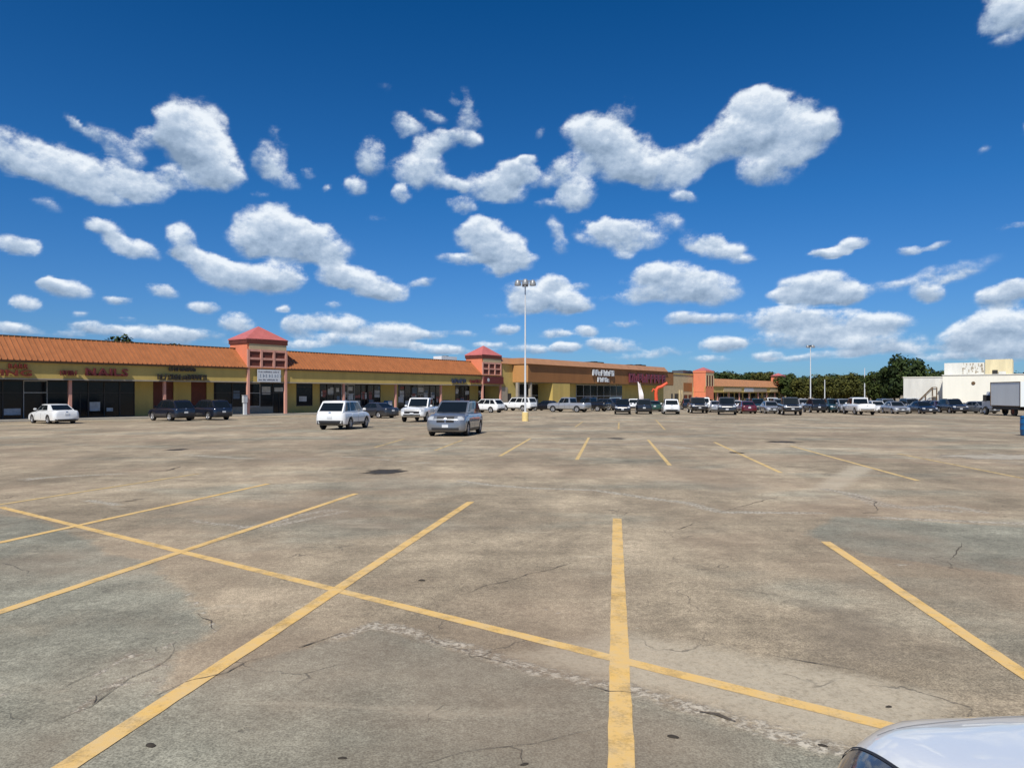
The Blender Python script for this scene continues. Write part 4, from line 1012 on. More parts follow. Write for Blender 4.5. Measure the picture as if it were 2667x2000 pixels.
# ------------------------------------------------------------------ white building on the right
def build_white():
    P0 = at(2455, 128); Y = 128.0; rot = BR-PI/2
    def lx(px, d=0, P=P0):
        r = (px-CX)/F; return (r*(P.y+U.y*d)-P.x-U.x*d)/(NV.x-r*NV.y)
    def lz(px, py, d=0, P=P0): return EYE+(HY-py)/F*(P.y+NV.y*lx(px, d, P)+U.y*d)
    t = thing('white_warehouse', 'white flat-roofed block building with a raised rooftop structure behind the box truck', 'building', (P0.x, P0.y, 0), rot)
    top = EYE+(HY-978)/F*Y
    obj('wall', MB().box(0, 60, 0, 40, -2.2, top), M['white'], t)
    obj('parapet_cap', MB().box(-.12, 60.1, -.12, .3, top+.001, top+.14), M['white2'], t)
    w0, w1, w2 = lx(2459, 5), lx(2566, 5), lx(2637, 4.6); pb = lz(2500, 945, 5); pt = lz(2600, 936, 5)
    obj('rooftop_structure', MB().box(w0+.02, w1, 5, 12, top-.1, pb), M['white2'], t)
    obj('rooftop_structure', MB().box(w1+.01, w2, 4.6, 13, top-.1, pt), M['beige'], t)
    k = (w2-w1)/6
    obj('vent_opening', MB().box(w1+1.6*k, w1+2.8*k, 4.5, 4.598, top+.2, top+.95), M['dark'], t)
    obj('vent_hood', MB().box(w1+3.0*k, w1+4.6*k, 4.2, 4.598, top+.15, top+.7), M['white2'], t)
    obj('wall_vent', MB().lathe([(0, -.12), (.26, -.12), (.32, 0)], 'Y', 14, (lx(2535), 0, lz(2535, 998))), M['trim'], t)
    obj('door', MB().box(lx(2563), lx(2570), -.06, -.002, -1.4, lz(2567, 1033)), M['lamp'], t)
    rnd = random.Random(2)
    q = MB()
    for i in range(34):
        x = rnd.uniform(w1-3.6, w1-.3); z = rnd.uniform(top+.3, pb-.3); q.box(x, x+rnd.uniform(.06, .28), 4.975, 4.996, z, z+rnd.uniform(.1, .5))
    obj('peeled_patch', q, M['pale_trim'], t, kind='stuff')
    P1 = at(2353, 134); wd = 0
    P1 = Vector((P1.x, P1.y, 0)); wd = lx(2461, 0, P1)
    t2 = thing('white_annex', 'low white annex with outside stairs at the left end of the white building', 'building', P1, rot)
    tp = EYE+(HY-984)/F*134
    obj('wall', MB().box(0, wd, 0, 30, -2.2, tp), M['white2'], t2); obj('parapet_cap', MB().box(-.1, wd, -.1, .3, tp+.001, tp+.15), M['white'], t2)
    obj('base_band', MB().box(-.02, wd, -.06, -.002, -2.2, EYE+(HY-1036)/F*134), M['poster'], t2)
    q = MB(); x0 = lx(2394, 0, P1); x1 = lx(2430, 0, P1); x2 = lx(2441, 0, P1); st = (x1-x0)/7
    obj('landing', MB().box(x1, x2, -1.8, -.07, .85, 1.0), M['pale_trim'], t2)
    for i in range(7): q.box(x0+i*st, x0+(i+1)*st-.02, -1.5, -.3, -1.2+i*.29, -1.2+i*.29+.05)
    obj('stair_treads', q, M['pale_trim'], t2, kind='stuff')
    q = MB()
    for yy in (-1.6, -.25):
        q.tube((x0, yy, .1), (x1, yy, 2.6), .06, .06, 6); q.tube((x1, yy, 2.6), (x2, yy, 2.6), .06, .06, 6); q.tube((x0, yy, -1.3), (x0, yy, .1), .06, .06, 6)
        for k in (.5, 1.0): q.tube((x0+(x1-x0)*k, yy, -1.3), (x0+(x1-x0)*k, yy, .1+2.5*k), .05, .05, 6)
        q.tube((x2, yy, -1.3), (x2, yy, 2.6), .05, .05, 6)
    obj('handrail', q, M['trim'], t2)
build_white()

# ------------------------------------------------------------------ poles
def light_pole(p, h, label, heads=True, base=True, rot=0.0, r=.085):
    t = thing('parking_lot_light', label, 'light pole', p, rot, 'tall light poles in the parking lot')
    if base:
        q = MB(); q.lathe([(0, .74), (.24, .74), (.27, .70), (.27, 0)], 'Z', 24); obj('concrete_base', q, M['poleyellow'], t, True)
        q = MB(); q.box(-.17, .17, -.17, .17, .742, .775); obj('base_plate', q, M['pole'], t)
    q = MB(); z0 = .776 if base else 0; q.tube((0, 0, z0), (0, 0, h), r, r*.62, 14); obj('pole', q, M['pole'], t, True)
    if heads:
        q = MB(); q.tube((-.62, 0, h+.03), (.62, 0, h+.03), .045, .045, 8); q.tube((0, -.5, h+.03), (0, .5, h+.03), .045, .045, 8); q.box(-.1, .1, -.1, .1, h-.12, h+.1); obj('bracket', q, M['lamp'], t)
        for x, y in ((-.62, 0), (.62, 0), (0, -.5), (0, .5)):
            q = MB(); q.lathe([(0, .12), (.13, .11), (.19, .02), (.26, -.16), (.27, -.34)], 'Z', 16, (x, y, h)); f = obj('lamp_head', q, M['lamphead'], t, True)
            q = MB(); q.lathe([(0, -.35), (.15, -.35), (.262, -.33)], 'Z', 16, (x, y, h)); obj('lens', q, M['lamp'], f)
light_pole(at(1368, 58.8), 11.55, 'tall pale light pole with four lamps on a yellow base, centre of the lot')
light_pole(at(2111, 127), 11.2, 'tall pale light pole with lamps rising behind the black cars, in front of the trees', rot=.3, r=.11)
light_pole(at(2148, 150), 5.8, 'shorter thin pole without lamps, right of the tall pole before the trees', heads=False, base=False, r=.12)
light_pole(at(2252, 180), 9.4, 'thin distant pole rising above the white pickup, before the trees', heads=False, base=False, r=.15)
light_pole(at(315, 98), 9.75, 'thin pole tip showing above the left roof beside dark tree tops', heads=False, base=False, r=.09)
# blue drum at the right edge
p = at(2676, 34.4); t = thing('blue_drum', 'blue plastic trash drum cut by the right edge of the photo', 'trash drum', p)
q = MB(); q.lathe([(0, .02), (.27, .02), (.29, .06), (.30, .30), (.31, .32), (.30, .34), (.30, .60), (.31, .62), (.30, .64), (.29, .88)], 'Z', 28); obj('drum', q, M['bluepl'], t, True)
q = MB(); q.lathe([(0, .97), (.2, .96), (.305, .92), (.31, .882)], 'Z', 28); obj('lid', q, M['bluepl'], t, True)

# ------------------------------------------------------------------ cars
TYPES = {
 'sedan': dict(L=4.80, W=1.84, H=1.46, wb=2.80, r=.33, sill=.22, belt=.93, top=[(-.5, .72), (-.495, .93), (-.46, 1.00), (-.30, 1.02), (0, .97), (.2, .955), (.36, .87), (.44, .79), (.485, .68), (.5, .60)], gh=(.215, .06, -.20, -.365), tw=.66),
 'suv': dict(L=4.65, W=1.88, H=1.73, wb=2.72, r=.375, sill=.30, belt=1.05, top=[(-.5, .80), (-.495, 1.06), (-.4, 1.10), (.23, 1.10), (.36, 1.045), (.44, .965), (.485, .84), (.5, .72)], gh=(.245, .085, -.355, -.482), tw=.73),
 'minivan': dict(L=4.90, W=1.94, H=1.70, wb=3.08, r=.35, sill=.22, belt=1.06, top=[(-.5, .80), (-.495, 1.06), (-.4, 1.10), (.27, 1.12), (.38, 1.06), (.45, .99), (.487, .89), (.5, .78)], gh=(.255, .075, -.36, -.482), tw=.74),
 'bigsuv': dict(L=5.40, W=2.04, H=1.92, wb=3.05, r=.41, sill=.36, belt=1.14, top=[(-.5, .90), (-.495, 1.18), (-.4, 1.22), (.2, 1.22), (.38, 1.18), (.455, 1.10), (.487, 1.0), (.5, .88)], gh=(.21, .105, -.43, -.486), tw=.78),
 'pickup': dict(L=5.80, W=2.02, H=1.92, wb=3.65, r=.41, sill=.42, belt=1.12, top=[(-.5, 1.05), (-.495, 1.22), (-.4, 1.24), (-.12, 1.24), (.2, 1.20), (.40, 1.17), (.465, 1.10), (.49, 1.0), (.5, .90)], gh=(.215, .115, -.095, -.118), tw=.77),
}
def smooth_interp(ts, pts):
    xs = [p[0] for p in pts]; ys = [p[1] for p in pts]
    return np.interp(ts, xs, ys)
def car_body(T, fine=1, hoodcrease=0):
    L, W = T['L'], T['W']; ra = T['r']+.055; xw = [T['wb']/2+L*.012, -T['wb']/2+L*.012]
    xs = set(np.round(np.linspace(-.5, .5, 23*fine)*L, 4)); xs |= set(np.round(np.array([-.498, -.49, -.478, -.46, -.43, .43, .46, .478, .49, .498])*L, 4))
    if fine > 1: xs |= set(np.round(np.linspace(.38, .5, 24)*L, 4))
    for c in xw:
        xs = {x for x in xs if abs(x-c) > ra*1.02}
        xs |= {round(c+ra*math.cos(a), 4) for a in np.linspace(.001, PI-.001, 11)}; xs |= {round(c+ra+.003, 4), round(c-ra-.003, 4)}
    xs = sorted(xs)
    prof = [(0, 0), (.55, 0), (.88, 0), (.965, .06), (.995, .25), (1.0, .45), (.992, .62), (.972, .76), (.945, .85), (.90, .925), (.82, .975), (.62, 1.0), (.34, 1.018), (0, 1.025)]
    if fine > 1:
        a_ = np.array(prof); tt = np.linspace(0, len(prof)-1, (len(prof)-1)*3+1); prof = list(zip(np.interp(tt, range(len(prof)), a_[:, 0]), np.interp(tt, range(len(prof)), a_[:, 1])))
    rows = []
    for x in xs:
        t = x/L; zt = float(smooth_interp(t, T['top'])); zb = T['sill']
        e = abs(t)*2
        w = W/2*(1-.035*max(0, (e-.55)/.45)**2 - .20*max(0, (e-.86)/.14)**3.2)
        if e > .93: zb += .10*((e-.93)/.07)**2
        rowl = []
        az = -1
        for c in xw:
            if abs(x-c) < ra: az = max(az, T['r']+math.sqrt(max(0, ra*ra-(x-c)**2)))
        for (ky, kz) in prof:
            z = zb+kz*(zt-zb); y = w*ky
            if az > 0 and z < az: z = min(az, zt-.08)
            if hoodcrease and t > .18 and kz > .9:
                z += .010*math.exp(-((ky-.70)/.05)**2)
            rowl.append((x, y, z))
        rows.append([(x, -y, z) for (x, y, z) in rowl[::-1]][:-0 or None]+rowl[1:-1])
    n = len(rows[0]); mb = MB(); mb.v = [p for r_ in rows for p in r_]
    for i in range(len(rows)-1):
        for j in range(n):
            k = (j+1) % n; mb.f.append((i*n+j, (i+1)*n+j, (i+1)*n+k, i*n+k)); mb.mi.append(0)
    mb.f.append(tuple(range(n))); mb.f.append(tuple(range((len(rows)-1)*n+n-1, (len(rows)-1)*n-1, -1))); mb.mi += [0, 0]
    me = mb.mesh('body'); fixn(me)
    me.polygons.foreach_set('use_smooth', [True]*len(me.polygons)); me.set_sharp_from_angle(angle=R(40))
    return me, xw
def bvh_of(me):
    return BVHTree.FromPolygons([v.co for v in me.vertices], [tuple(p.vertices) for p in me.polygons])
def patch(bv, axis, sgn, u0, u1, v0, v1, off=.008, nu=6, nv=4, shrink=None):
    """conforming panel on the body: axis 'x' looks along the car, 'y' from the side"""
    vs = []; ok = True
    for i in range(nu+1):
        for j in range(nv+1):
            u = u0+(u1-u0)*i/nu; v = v0+(v1-v0)*j/nv
            if axis == 'x': o = Vector((sgn*9, u, v)); d = Vector((-sgn, 0, 0))
            else: o = Vector((u, sgn*9, v)); d = Vector((0, -sgn, 0))
            hit = bv.ray_cast(o, d)
            if hit[0] is None: return None
            vs.append(hit[0]-d*off)
    mb = MB(); n = nv+1
    back = [Vector(p)+(Vector((-sgn, 0, 0)) if axis == 'x' else Vector((0, -sgn, 0)))*(off+.004) for p in vs]
    m = len(vs)
    fs = [(i*n+j, (i+1)*n+j, (i+1)*n+j+1, i*n+j+1) for i in range(nu) for j in range(nv)]
    rim = [i*n for i in range(nu+1)]+[nu*n+j for j in range(1, n)]+[i*n+nv for i in range(nu-1, -1, -1)]+[j for j in range(nv-1, 0, -1)]
    fs += [(rim[k], rim[(k+1) % len(rim)], rim[(k+1) % len(rim)]+m, rim[k]+m) for k in range(len(rim))]
    mb.add(vs+back, fs); me = mb.mesh('patch', True); fixn(me); return me
def lerp3(a, b, t): return Vector(a).lerp(Vector(b), t)
def build_type(kind, fine=1, crease=0):
    """list of (name, mesh, material key or 'paint', parent name index)"""
    T = TYPES[kind]; kind = 'suv' if kind == 'hood' else kind; L, W, H = T['L'], T['W'], T['H']; parts = []
    body, xw = car_body(T, fine, crease); bv = bvh_of(body)
    parts.append(('body', body, 'paint', None))
    # cabin
    A, B, Cc, Dd = [g*L for g in T['gh']]; bz = T['belt']; hw = W/2*.90; tw = W/2*T['tw']+.02; rz_ = H
    zA = float(smooth_interp(T['gh'][0], T['top']))-.02; zD = float(smooth_interp(T['gh'][3], T['top']))-.03
    fl = lambda x, y, z: Vector((x, y, z))
    def side(s): 
        a = fl(A, s*hw*.93, zA); d = fl(Dd, s*hw*.93, zD)
        b = fl(B, s*tw, rz_-.035); c = fl(Cc, s*tw, rz_-.05)
        am = fl((A+Dd)/2+.2, s*hw*.995, bz+.02); bm_ = fl((B+Cc)/2, s*tw*1.03, rz_-.015)
        return a, am, d, b, bm_, c
    gb = MB(); nU = 12
    def edge(p, q, r_, t):   # quadratic through three points
        return p*(1-t)*(1-2*t)+q*4*t*(1-t)+r_*t*(2*t-1)
    grid = []
    for s in (-1, 1):
        a, am, d, b, bm_, c = side(s); grid.append([(edge(a, am, d, i/nU), edge(b, bm_, c, i/nU)) for i in range(nU+1)])
    vs = []; 
    for i in range(nU+1):
        (l0, l1), (r0, r1) = grid[0][i], grid[1][i]
        mid = (l1+r1)/2; sl_ = (l1.x-l0.x)/(l1.z-l0.z) if i in (0, nU) else 0; mid.z += .035; mid.x += .035*sl_
        l15 = l1.lerp((l1+r1)/2, .12); r15 = r1.lerp((l1+r1)/2, .12)
        for q_ in (l15, r15): q_.z += .022; q_.x += .022*sl_
        vs += [l0, l1, l15, mid, r15, r1, r0]
    fs = []
    for i in range(nU):
        for j in range(6): fs.append((i*7+j, (i+1)*7+j, (i+1)*7+j+1, i*7+j+1))
    fs += [tuple(range(7)), tuple(range(nU*7+6, nU*7-1, -1))]
    gb.add(vs, fs); gm = gb.mesh('cabin'); fixn(gm); gm.polygons.foreach_set('use_smooth', [True]*len(gm.polygons)); gm.set_sharp_from_angle(angle=R(38))
    parts.append(('cabin', gm, 'paint', None))
    # side windows
    splits = {'sedan': [(.05, .44), (.47, .80)], 'suv': [(.05, .40), (.43, .70), (.73, .93)], 'minivan': [(.06, .40), (.43, .68), (.71, .94)], 'bigsuv': [(.05, .36), (.39, .65), (.68, .94)], 'pickup': [(.06, .50), (.54, .92)]}['suv' if kind == 'hood' else kind]
    for s in (-1, 1):
        a, am, d, b, bm_, c = side(s)
        for (u0, u1) in splits:
            q = MB(); vs = []; nu, nv = 5, 2
            for i in range(nu+1):
                for j in range(nv+1):
                    u = u0+(u1-u0)*i/nu; v = .10+.78*j/nv
                    lo = edge(a, am, d, u); hi = edge(b, bm_, c, u); p_ = lo.lerp(hi, v); p_.y += s*.010; vs.append(p_)
            m_ = len(vs); vs += [p_-Vector((0, s*.02, 0)) for p_ in vs]
            fs = [(i*3+j, (i+1)*3+j, (i+1)*3+j+1, i*3+j+1) for i in range(nu) for j in range(nv)]
            rim = [i*3 for i in range(nu+1)]+[nu*3+1, nu*3+2]+[i*3+2 for i in range(nu-1, -1, -1)]+[1]
            fs += [(rim[k], rim[(k+1) % len(rim)], rim[(k+1) % len(rim)]+m_, rim[k]+m_) for k in range(len(rim))]
            q.add(vs, fs); me = q.mesh('side_window'); fixn(me); parts.append(('side_window', me, 'carglass', None))
    # windscreen and rear window
    for nm, k, sx in (('windscreen', 0, 1), ('rear_window', nU, -1)):
        (l0, l1), (r0, r1) = grid[0][k], grid[1][k]
        q = MB(); nrm = (r0-l0).cross(l1-l0).normalized()
        if nrm.x*sx < 0: nrm = -nrm
        vlo, vhi = (.06, .93) if nm == 'windscreen' else ((.10, .86) if kind != 'sedan' else (.1, .92))
        def P_(u, v): return l0.lerp(l1, v).lerp(r0.lerp(r1, v), u)+nrm*.012
        c4 = [P_(.05, vlo), P_(.95, vlo), P_(.94, vhi), P_(.06, vhi)]; bk = [p_-nrm*.02 for p_ in c4]
        q.add(c4+bk, [(0, 1, 2, 3), (7, 6, 5, 4), (0, 4, 5, 1), (1, 5, 6, 2), (2, 6, 7, 3), (3, 7, 4, 0)]); me = q.mesh(nm); fixn(me); parts.append((nm, me, 'carglass', None))
    ex = MB(); ex.box(-L*.44, L*.44, -W/2+.27, W/2-.27, T['sill']-.05, T['sill']+.45); parts.append(('underbody', ex.mesh('underbody'), 'plastic', None))
    def ap(name, me, mat):
        if me is not None: parts.append((name, me, mat, None))
    hz = {'sedan': (.60, .72), 'suv': (.74, .90), 'minivan': (.78, .96), 'bigsuv': (.88, 1.06), 'pickup': (.84, 1.08)}[kind]
    for s in (-1, 1):
        ap('headlight', patch(bv, 'x', 1, s*W*.30, s*W*.455, hz[0], hz[1], .010), 'headl')
        tz = {'sedan': (.78, .92, .30), 'suv': (.86, 1.02, .30), 'minivan': (.72, 1.0, .39), 'bigsuv': (.82, 1.16, .40), 'pickup': (.78, 1.15, .41)}[kind]
        ap('tail_light', patch(bv, 'x', -1, s*W*tz[2], s*W*.465, tz[0], tz[1], .010), 'taill')
    g0, g1 = hz[0]-.10, hz[1]-.02
    if kind == 'minivan':   # cross-shaped grille
        for (y0, y1) in ((-.42, -.03), (.03, .42)):
            for (z0, z1) in ((.66, .79), (.83, .95)): ap('grille', patch(bv, 'x', 1, y0, y1, z0, z1, .008), 'plastic')
        ap('badge', patch(bv, 'x', 1, -.06, .06, .76, .87, .02, 2, 2), 'chrome')
    else:
        w_ = {'sedan': .22, 'pickup': .30}.get(kind, .27)
        ap('grille', patch(bv, 'x', 1, -W*w_, W*w_, g0 if kind in ('suv', 'sedan') else g0-.06, g1, .008), 'plastic')
        ap('grille_bar', patch(bv, 'x', 1, -W*w_*.98, W*w_*.98, (g0+g1)/2-.015, (g0+g1)/2+.02, .018), 'chrome' if kind in ('bigsuv', 'sedan') else 'rim')
        ap('badge', patch(bv, 'x', -1, -.07, .07, 1.0 if kind != 'sedan' else .86, 1.06 if kind != 'sedan' else .92, .014, 2, 2), 'chrome')
    ap('lower_intake', patch(bv, 'x', 1, -W*.34, W*.34, T['sill']+.08, T['sill']+.20, .009), 'plastic')
    ap('front_plate', patch(bv, 'x', 1, -.15, .15, T['sill']+.21, T['sill']+.34, .022, 2, 2), 'plate')
    ap('rear_plate', patch(bv, 'x', -1, -.15, .15, .60 if kind in ('pickup', 'bigsuv') else .66, .74 if kind in ('pickup', 'bigsuv') else .80, .022, 2, 2), 'plate')
    ap('rear_bumper', patch(bv, 'x', -1, -W*.42, W*.42, T['sill']+.02, T['sill']+({'pickup': .30, 'sedan': .14}.get(kind, .26)), .03), 'chrome' if kind == 'pickup' else 'plastic')
    # door seams and handles
    q = MB()
    doors = {'sedan': (.19, -.03, -.23), 'suv': (.20, -.02, -.24), 'minivan': (.25, .02, -.22), 'bigsuv': (.17, -.03, -.22), 'pickup': (.17, .01, -.115)}[kind]
    zt_ = T['belt']-.02
    for s in (-1, 1):
        for dx in doors:
            m_ = patch(bv, 'y', s, dx*L-.008, dx*L+.008, T['sill']+.10, zt_, .004, 1, 6)
            if m_: q.add([v.co for v in m_.vertices], [tuple(p.vertices) for p in m_.polygons])
    parts.append(('door_seam', q.mesh('door_seam'), 'plastic', None))
    for s in (-1, 1):
        for dx in doors[1:]:
            h_ = patch(bv, 'y', s, dx*L+.06, dx*L+.24, zt_-.14, zt_-.10, .025, 2, 1); ap('door_handle', h_, 'paint')
        if kind in ('suv', 'bigsuv', 'minivan'): ap('sill_cladding', patch(bv, 'y', s, -T['wb']/2+T['r']+.12, T['wb']/2-T['r']-.02, T['sill']+.03, T['sill']+.15, .012, 8, 2), 'plastic')
        mr = MB(); x = A-.30; y = s*(hw+.04); mr.box(x-.09, x+.03, min(y, y+s*.20), max(y, y+s*.20), bz+.08, bz+.23); me = mr.mesh('mirror')
        bm = bmesh.new(); bm.from_mesh(me); bmesh.ops.bevel(bm, geom=bm.edges[:], offset=.03, segments=2, affect='EDGES'); bm.to_mesh(me); bm.free(); parts.append(('mirror', me, 'paint', None))
    if kind in ('suv', 'bigsuv', 'minivan'):
        for s in (-1, 1):
            q = MB(); q.box(Cc+.25, B-.25, s*tw*.93-.02, s*tw*.93+.02, H+.0, H+.045); parts.append(('roof_rail', q.mesh('roof_rail'), 'plastic', None))
    if kind == 'pickup':
        q = MB(); q.box(-L*.49, Dd-.06, -W*.41, W*.41, 1.255, 1.29); q.box(-L*.485, Dd-.07, -W*.36, W*.36, 1.292, 1.296); parts.append(('bed_cover', q.mesh('bed_cover'), 'plastic', None))
        q = patch(bv, 'x', -1, -W*.36, W*.36, .80, 1.18, .008, 4, 3); ap('tailgate', q, 'paint')
    # wheels
    r = T['r']; wl = []
    for x in xw:
        for s in (-1, 1):
            yc = s*(W/2-.125)
            q = MB(); q.lathe([(r*.64, -.11), (r*.9, -.11), (r*.985, -.085), (r, -.04), (r, .04), (r*.985, .085), (r*.9, .11), (r*.64, .11)], 'Y', 26, (0, 0, 0)); me = q.mesh('wheel', True); fixn(me)
            rq = MB(); rq.lathe([(r*.66, s*.112), (r*.66, s*.085), (r*.60, s*.06), (r*.2, s*.05), (r*.18, s*.095), (.001, s*.10)], 'Y', 20, (0, 0, 0))
            for k in range(5):
                a0 = 2*PI*k/5+.3; dx, dz = math.cos(a0), math.sin(a0); px_, pz_ = -dz*.035, dx*.035
                y0_, y1_ = s*.062, s*.10; i0, i1 = r*.15, r*.63
                rq.add([(dx*i0-px_, y, dz*i0-pz_) for y in (y0_, y1_)]+[(dx*i0+px_, y, dz*i0+pz_) for y in (y0_, y1_)]+[(dx*i1+px_, y, dz*i1+pz_) for y in (y0_, y1_)]+[(dx*i1-px_, y, dz*i1-pz_) for y in (y0_, y1_)],
                       [(0, 2, 3, 1), (2, 4, 5, 3), (4, 6, 7, 5), (6, 0, 1, 7), (1, 3, 5, 7), (0, 6, 4, 2)])
            rm = rq.mesh('rim'); fixn(rm)
            wl.append((me, rm, (x, yc, r)))
    return parts, wl, T
TYPES['hood'] = dict(TYPES['suv'], H=1.62, top=[(-.5, .80), (-.495, 1.03), (-.4, 1.07), (.23, 1.06), (.34, 1.02), (.42, .965), (.46, .925), (.485, .87), (.495, .80), (.5, .70)])
CACHE = {}
def mat_of(k, pt): return PT[pt] if k == 'paint' else M[k]
ncar = 0
def car(kind, pos, heading, pt, label, cat, group='cars parked in the lot', fine=1, crease=0, skip=()):
    """heading in degrees clockwise from straight ahead"""
    global ncar
    key = (kind, fine, crease)
    if key not in CACHE:
        CACHE[key] = build_type(kind, fine, crease)
        for n_, me, k, _ in CACHE[key][0]:
            me.materials.clear(); me.materials.append(M.get(k, PT['white']))
        for me, rm, _ in CACHE[key][1]: me.materials.clear(); me.materials.append(M['tyre']); rm.materials.clear(); rm.materials.append(M['rim'])
    parts, wl, T = CACHE[key]
    nm = {'hood': 'parked_suv', 'pickup': 'pickup_truck', 'minivan': 'minivan', 'suv': 'parked_suv', 'bigsuv': 'parked_suv', 'sedan': 'parked_car'}[kind]
    pos = Vector(pos); rz = PI/2-R(heading)
    root = thing(nm, label, cat, pos, rz, group)
    # follow the fall of the ground
    hd = Vector((math.sin(R(heading)), math.cos(R(heading)))); sl = (gz(pos.y+1.4*hd.y)-gz(pos.y-1.4*hd.y))/2.8
    root.rotation_euler = (0, -math.atan(sl), rz)
    for n_, me, k, _ in parts:
        if n_ in skip: continue
        o = link(n_, me, None, root)
        if k == 'paint':
            o.material_slots[0].link = 'OBJECT'; o.material_slots[0].material = PT[pt]
    for me, rm, lc in wl:
        w = link('wheel', me, None, root, lc); link('rim', rm, None, w)
    return root
HN = -53.7; HF = 8.3; HB = 188.3
cars = [
 ('sedan', 139, 53.6, HN, 'white', 'white sedan at the far left, parked nose to the shops under the NAILS sign', 'car'),
 ('suv', 447, 60.0, HN, 'navy', 'dark navy suv left of another dark suv, nose to the shops below the black sign', 'suv'),
 ('suv', 545, 62.5, HN, 'navy', 'dark navy suv right of its dark twin, near the white pedestal', 'suv'),
 ('suv', 897, 44.0, HF, 'white', 'white suv seen from behind, standing alone left of the grey minivan', 'suv'),
 ('pickup', 1098, 58.5, HB, 'white', 'white pickup facing the camera, left behind the grey minivan', 'pickup truck'),
 ('minivan', 1189, 36.0, HB, 'grey', 'grey minivan with cross-shaped grille facing the camera, nearest vehicle in mid lot', 'minivan'),
 ('sedan', 978, 68.0, HN, 'darkgrey', 'dark car half hidden behind the white suv, in front of the shop windows', 'car'),
 ('suv', 1268, 90.0, HN, 'white', 'white suv nose to the shops, right behind the grey minivan', 'suv'),
 ('bigsuv', 1350, 101.0, HN, 'white', 'large white suv nose to the shops behind the yellow pole base', 'suv'),
 ('sedan', 1424, 103.0, HN, 'black', 'low black car between the large white suv and the silver pickup', 'car'),
 ('pickup', 1482, 93.0, HN, 'silver', 'silver pickup nose to the brown canopy store', 'pickup truck'),
 ('pickup', 1536, 98.0, HN, 'black', 'black pickup directly right of the silver pickup', 'pickup truck'),
 ('suv', 1572, 106.0, HN, 'darkgrey', 'charcoal suv behind the black pickup near the shop doors', 'suv'),
 ('pickup', 1602, 108.0, HB, 'blue', 'pale blue pickup facing out, below the white canopy lettering', 'pickup truck'),
 ('suv', 1650, 108.0, HF, 'white', 'white suv behind the black one, left of the feather flag', 'suv'),
 ('suv', 1621, 83.0, HB, 'black', 'black suv with bright headlights facing the camera, front row', 'suv'),
 ('suv', 1676, 84.0, HF, 'black', 'black suv seen from behind with a pale plate, left of the orange inflatable', 'suv'),
 ('sedan', 1703, 97.0, HF, 'green', 'dark green car tucked behind at the foot of the orange inflatable', 'car'),
 ('suv', 1746, 83.0, HF, 'white', 'white hatchback seen from behind, right of the orange inflatable', 'hatchback'),
 ('pickup', 1816, 88.0, HB, 'black', 'black pickup facing the camera below the far salmon tower', 'pickup truck'),
 ('bigsuv', 1826, 100.0, HF, 'white', 'white van-like suv whose roof shows over the black pickup below the salmon tower', 'suv'),
 ('sedan', 1862, 93.0, HF, 'silver', 'silver car peeking out between the black pickup and the charcoal suv', 'car'),
 ('bigsuv', 1893, 80.5, 196, 'darkgrey', 'boxy charcoal suv facing the camera left of the red car', 'suv'),
 ('sedan', 1943, 86.0, HF, 'red', 'dark red car, the only red one in the row', 'car'),
 ('suv', 1972, 93.0, HB, 'teal', 'dark teal suv right of the red car', 'suv'),
 ('sedan', 2006, 86.0, HB, 'silver', 'silver-white car facing the camera left of the big black pickup', 'car'),
 ('suv', 2022, 100.0, HF, 'grey', 'grey suv roof showing behind the silver-white car', 'suv'),
 ('pickup', 2056, 79.5, 194, 'black', 'big black pickup in the front row with its nose towards the camera', 'pickup truck'),
 ('suv', 2121, 90.0, HF, 'black', 'black suv at the foot of the tall pole', 'suv'),
 ('suv', 2150, 104.0, HF, 'white', 'white suv sliver right of the tall pole', 'suv'),
 ('suv', 2168, 90.0, HB, 'teal', 'dark teal suv left of the silver suv and white pickup', 'suv'),
 ('suv', 2196, 88.0, HB, 'silver', 'silver suv just left of the white pickup tailgate', 'suv'),
 ('pickup', 2236, 80.0, HF, 'white', 'white pickup seen from behind with closed tailgate, front row at right', 'pickup truck'),
 ('sedan', 2282, 90.0, HB, 'white', 'white car right behind the white pickup', 'car'),
 ('suv', 2300, 98.0, HF, 'grey', 'grey suv behind the white car, before the dark trees', 'suv'),
 ('sedan', 2331, 84.5, HB, 'silver', 'silver car facing the camera left of the white annex', 'car'),
 ('suv', 2362, 95.0, HF, 'darkgrey', 'charcoal suv at the left corner of the white annex', 'suv'),
 ('sedan', 2401, 84.5, HB, 'navy', 'navy car with lit-looking headlights below the annex stairs', 'car'),
 ('sedan', 2440, 93.0, HF, 'maroon', 'dark maroon car right of the navy car below the annex', 'car'),
 ('suv', 2480, 87.0, HB, 'navy', 'navy suv facing the camera where annex and white building meet', 'suv'),
 ('sedan', 2549, 86.0, 172, 'grey', 'grey car left of the box truck, before the white wall', 'car'),
 # second and third rows, only roofs show between the first
 ('suv', 1790, 112.0, HF, 'navy', 'navy suv in the back row left of the far salmon tower', 'suv'),
 ('sedan', 1918, 108.0, HF, 'white', 'white car in the back row above the charcoal suv', 'car'),
 ('suv', 1950, 118.0, HF, 'black', 'black suv in the back row above the red car', 'suv'),
 ('suv', 2085, 116.0, HF, 'silver', 'silver suv roof in the back row left of the tall pole', 'suv'),
 ('bigsuv', 2010, 122.0, HB, 'white', 'white van-like suv in the back row left of the big black pickup', 'suv'),
 ('sedan', 2262, 112.0, HF, 'navy', 'navy car in the back row right of the white pickup', 'car'),
 ('sedan', 2420, 108.0, HB, 'black', 'black car in the back row against the annex wall', 'car'),
]
for k, px, Y, hd, pt, lb, cat in cars:
    car(k, at(px, Y), hd, pt, lb, cat)

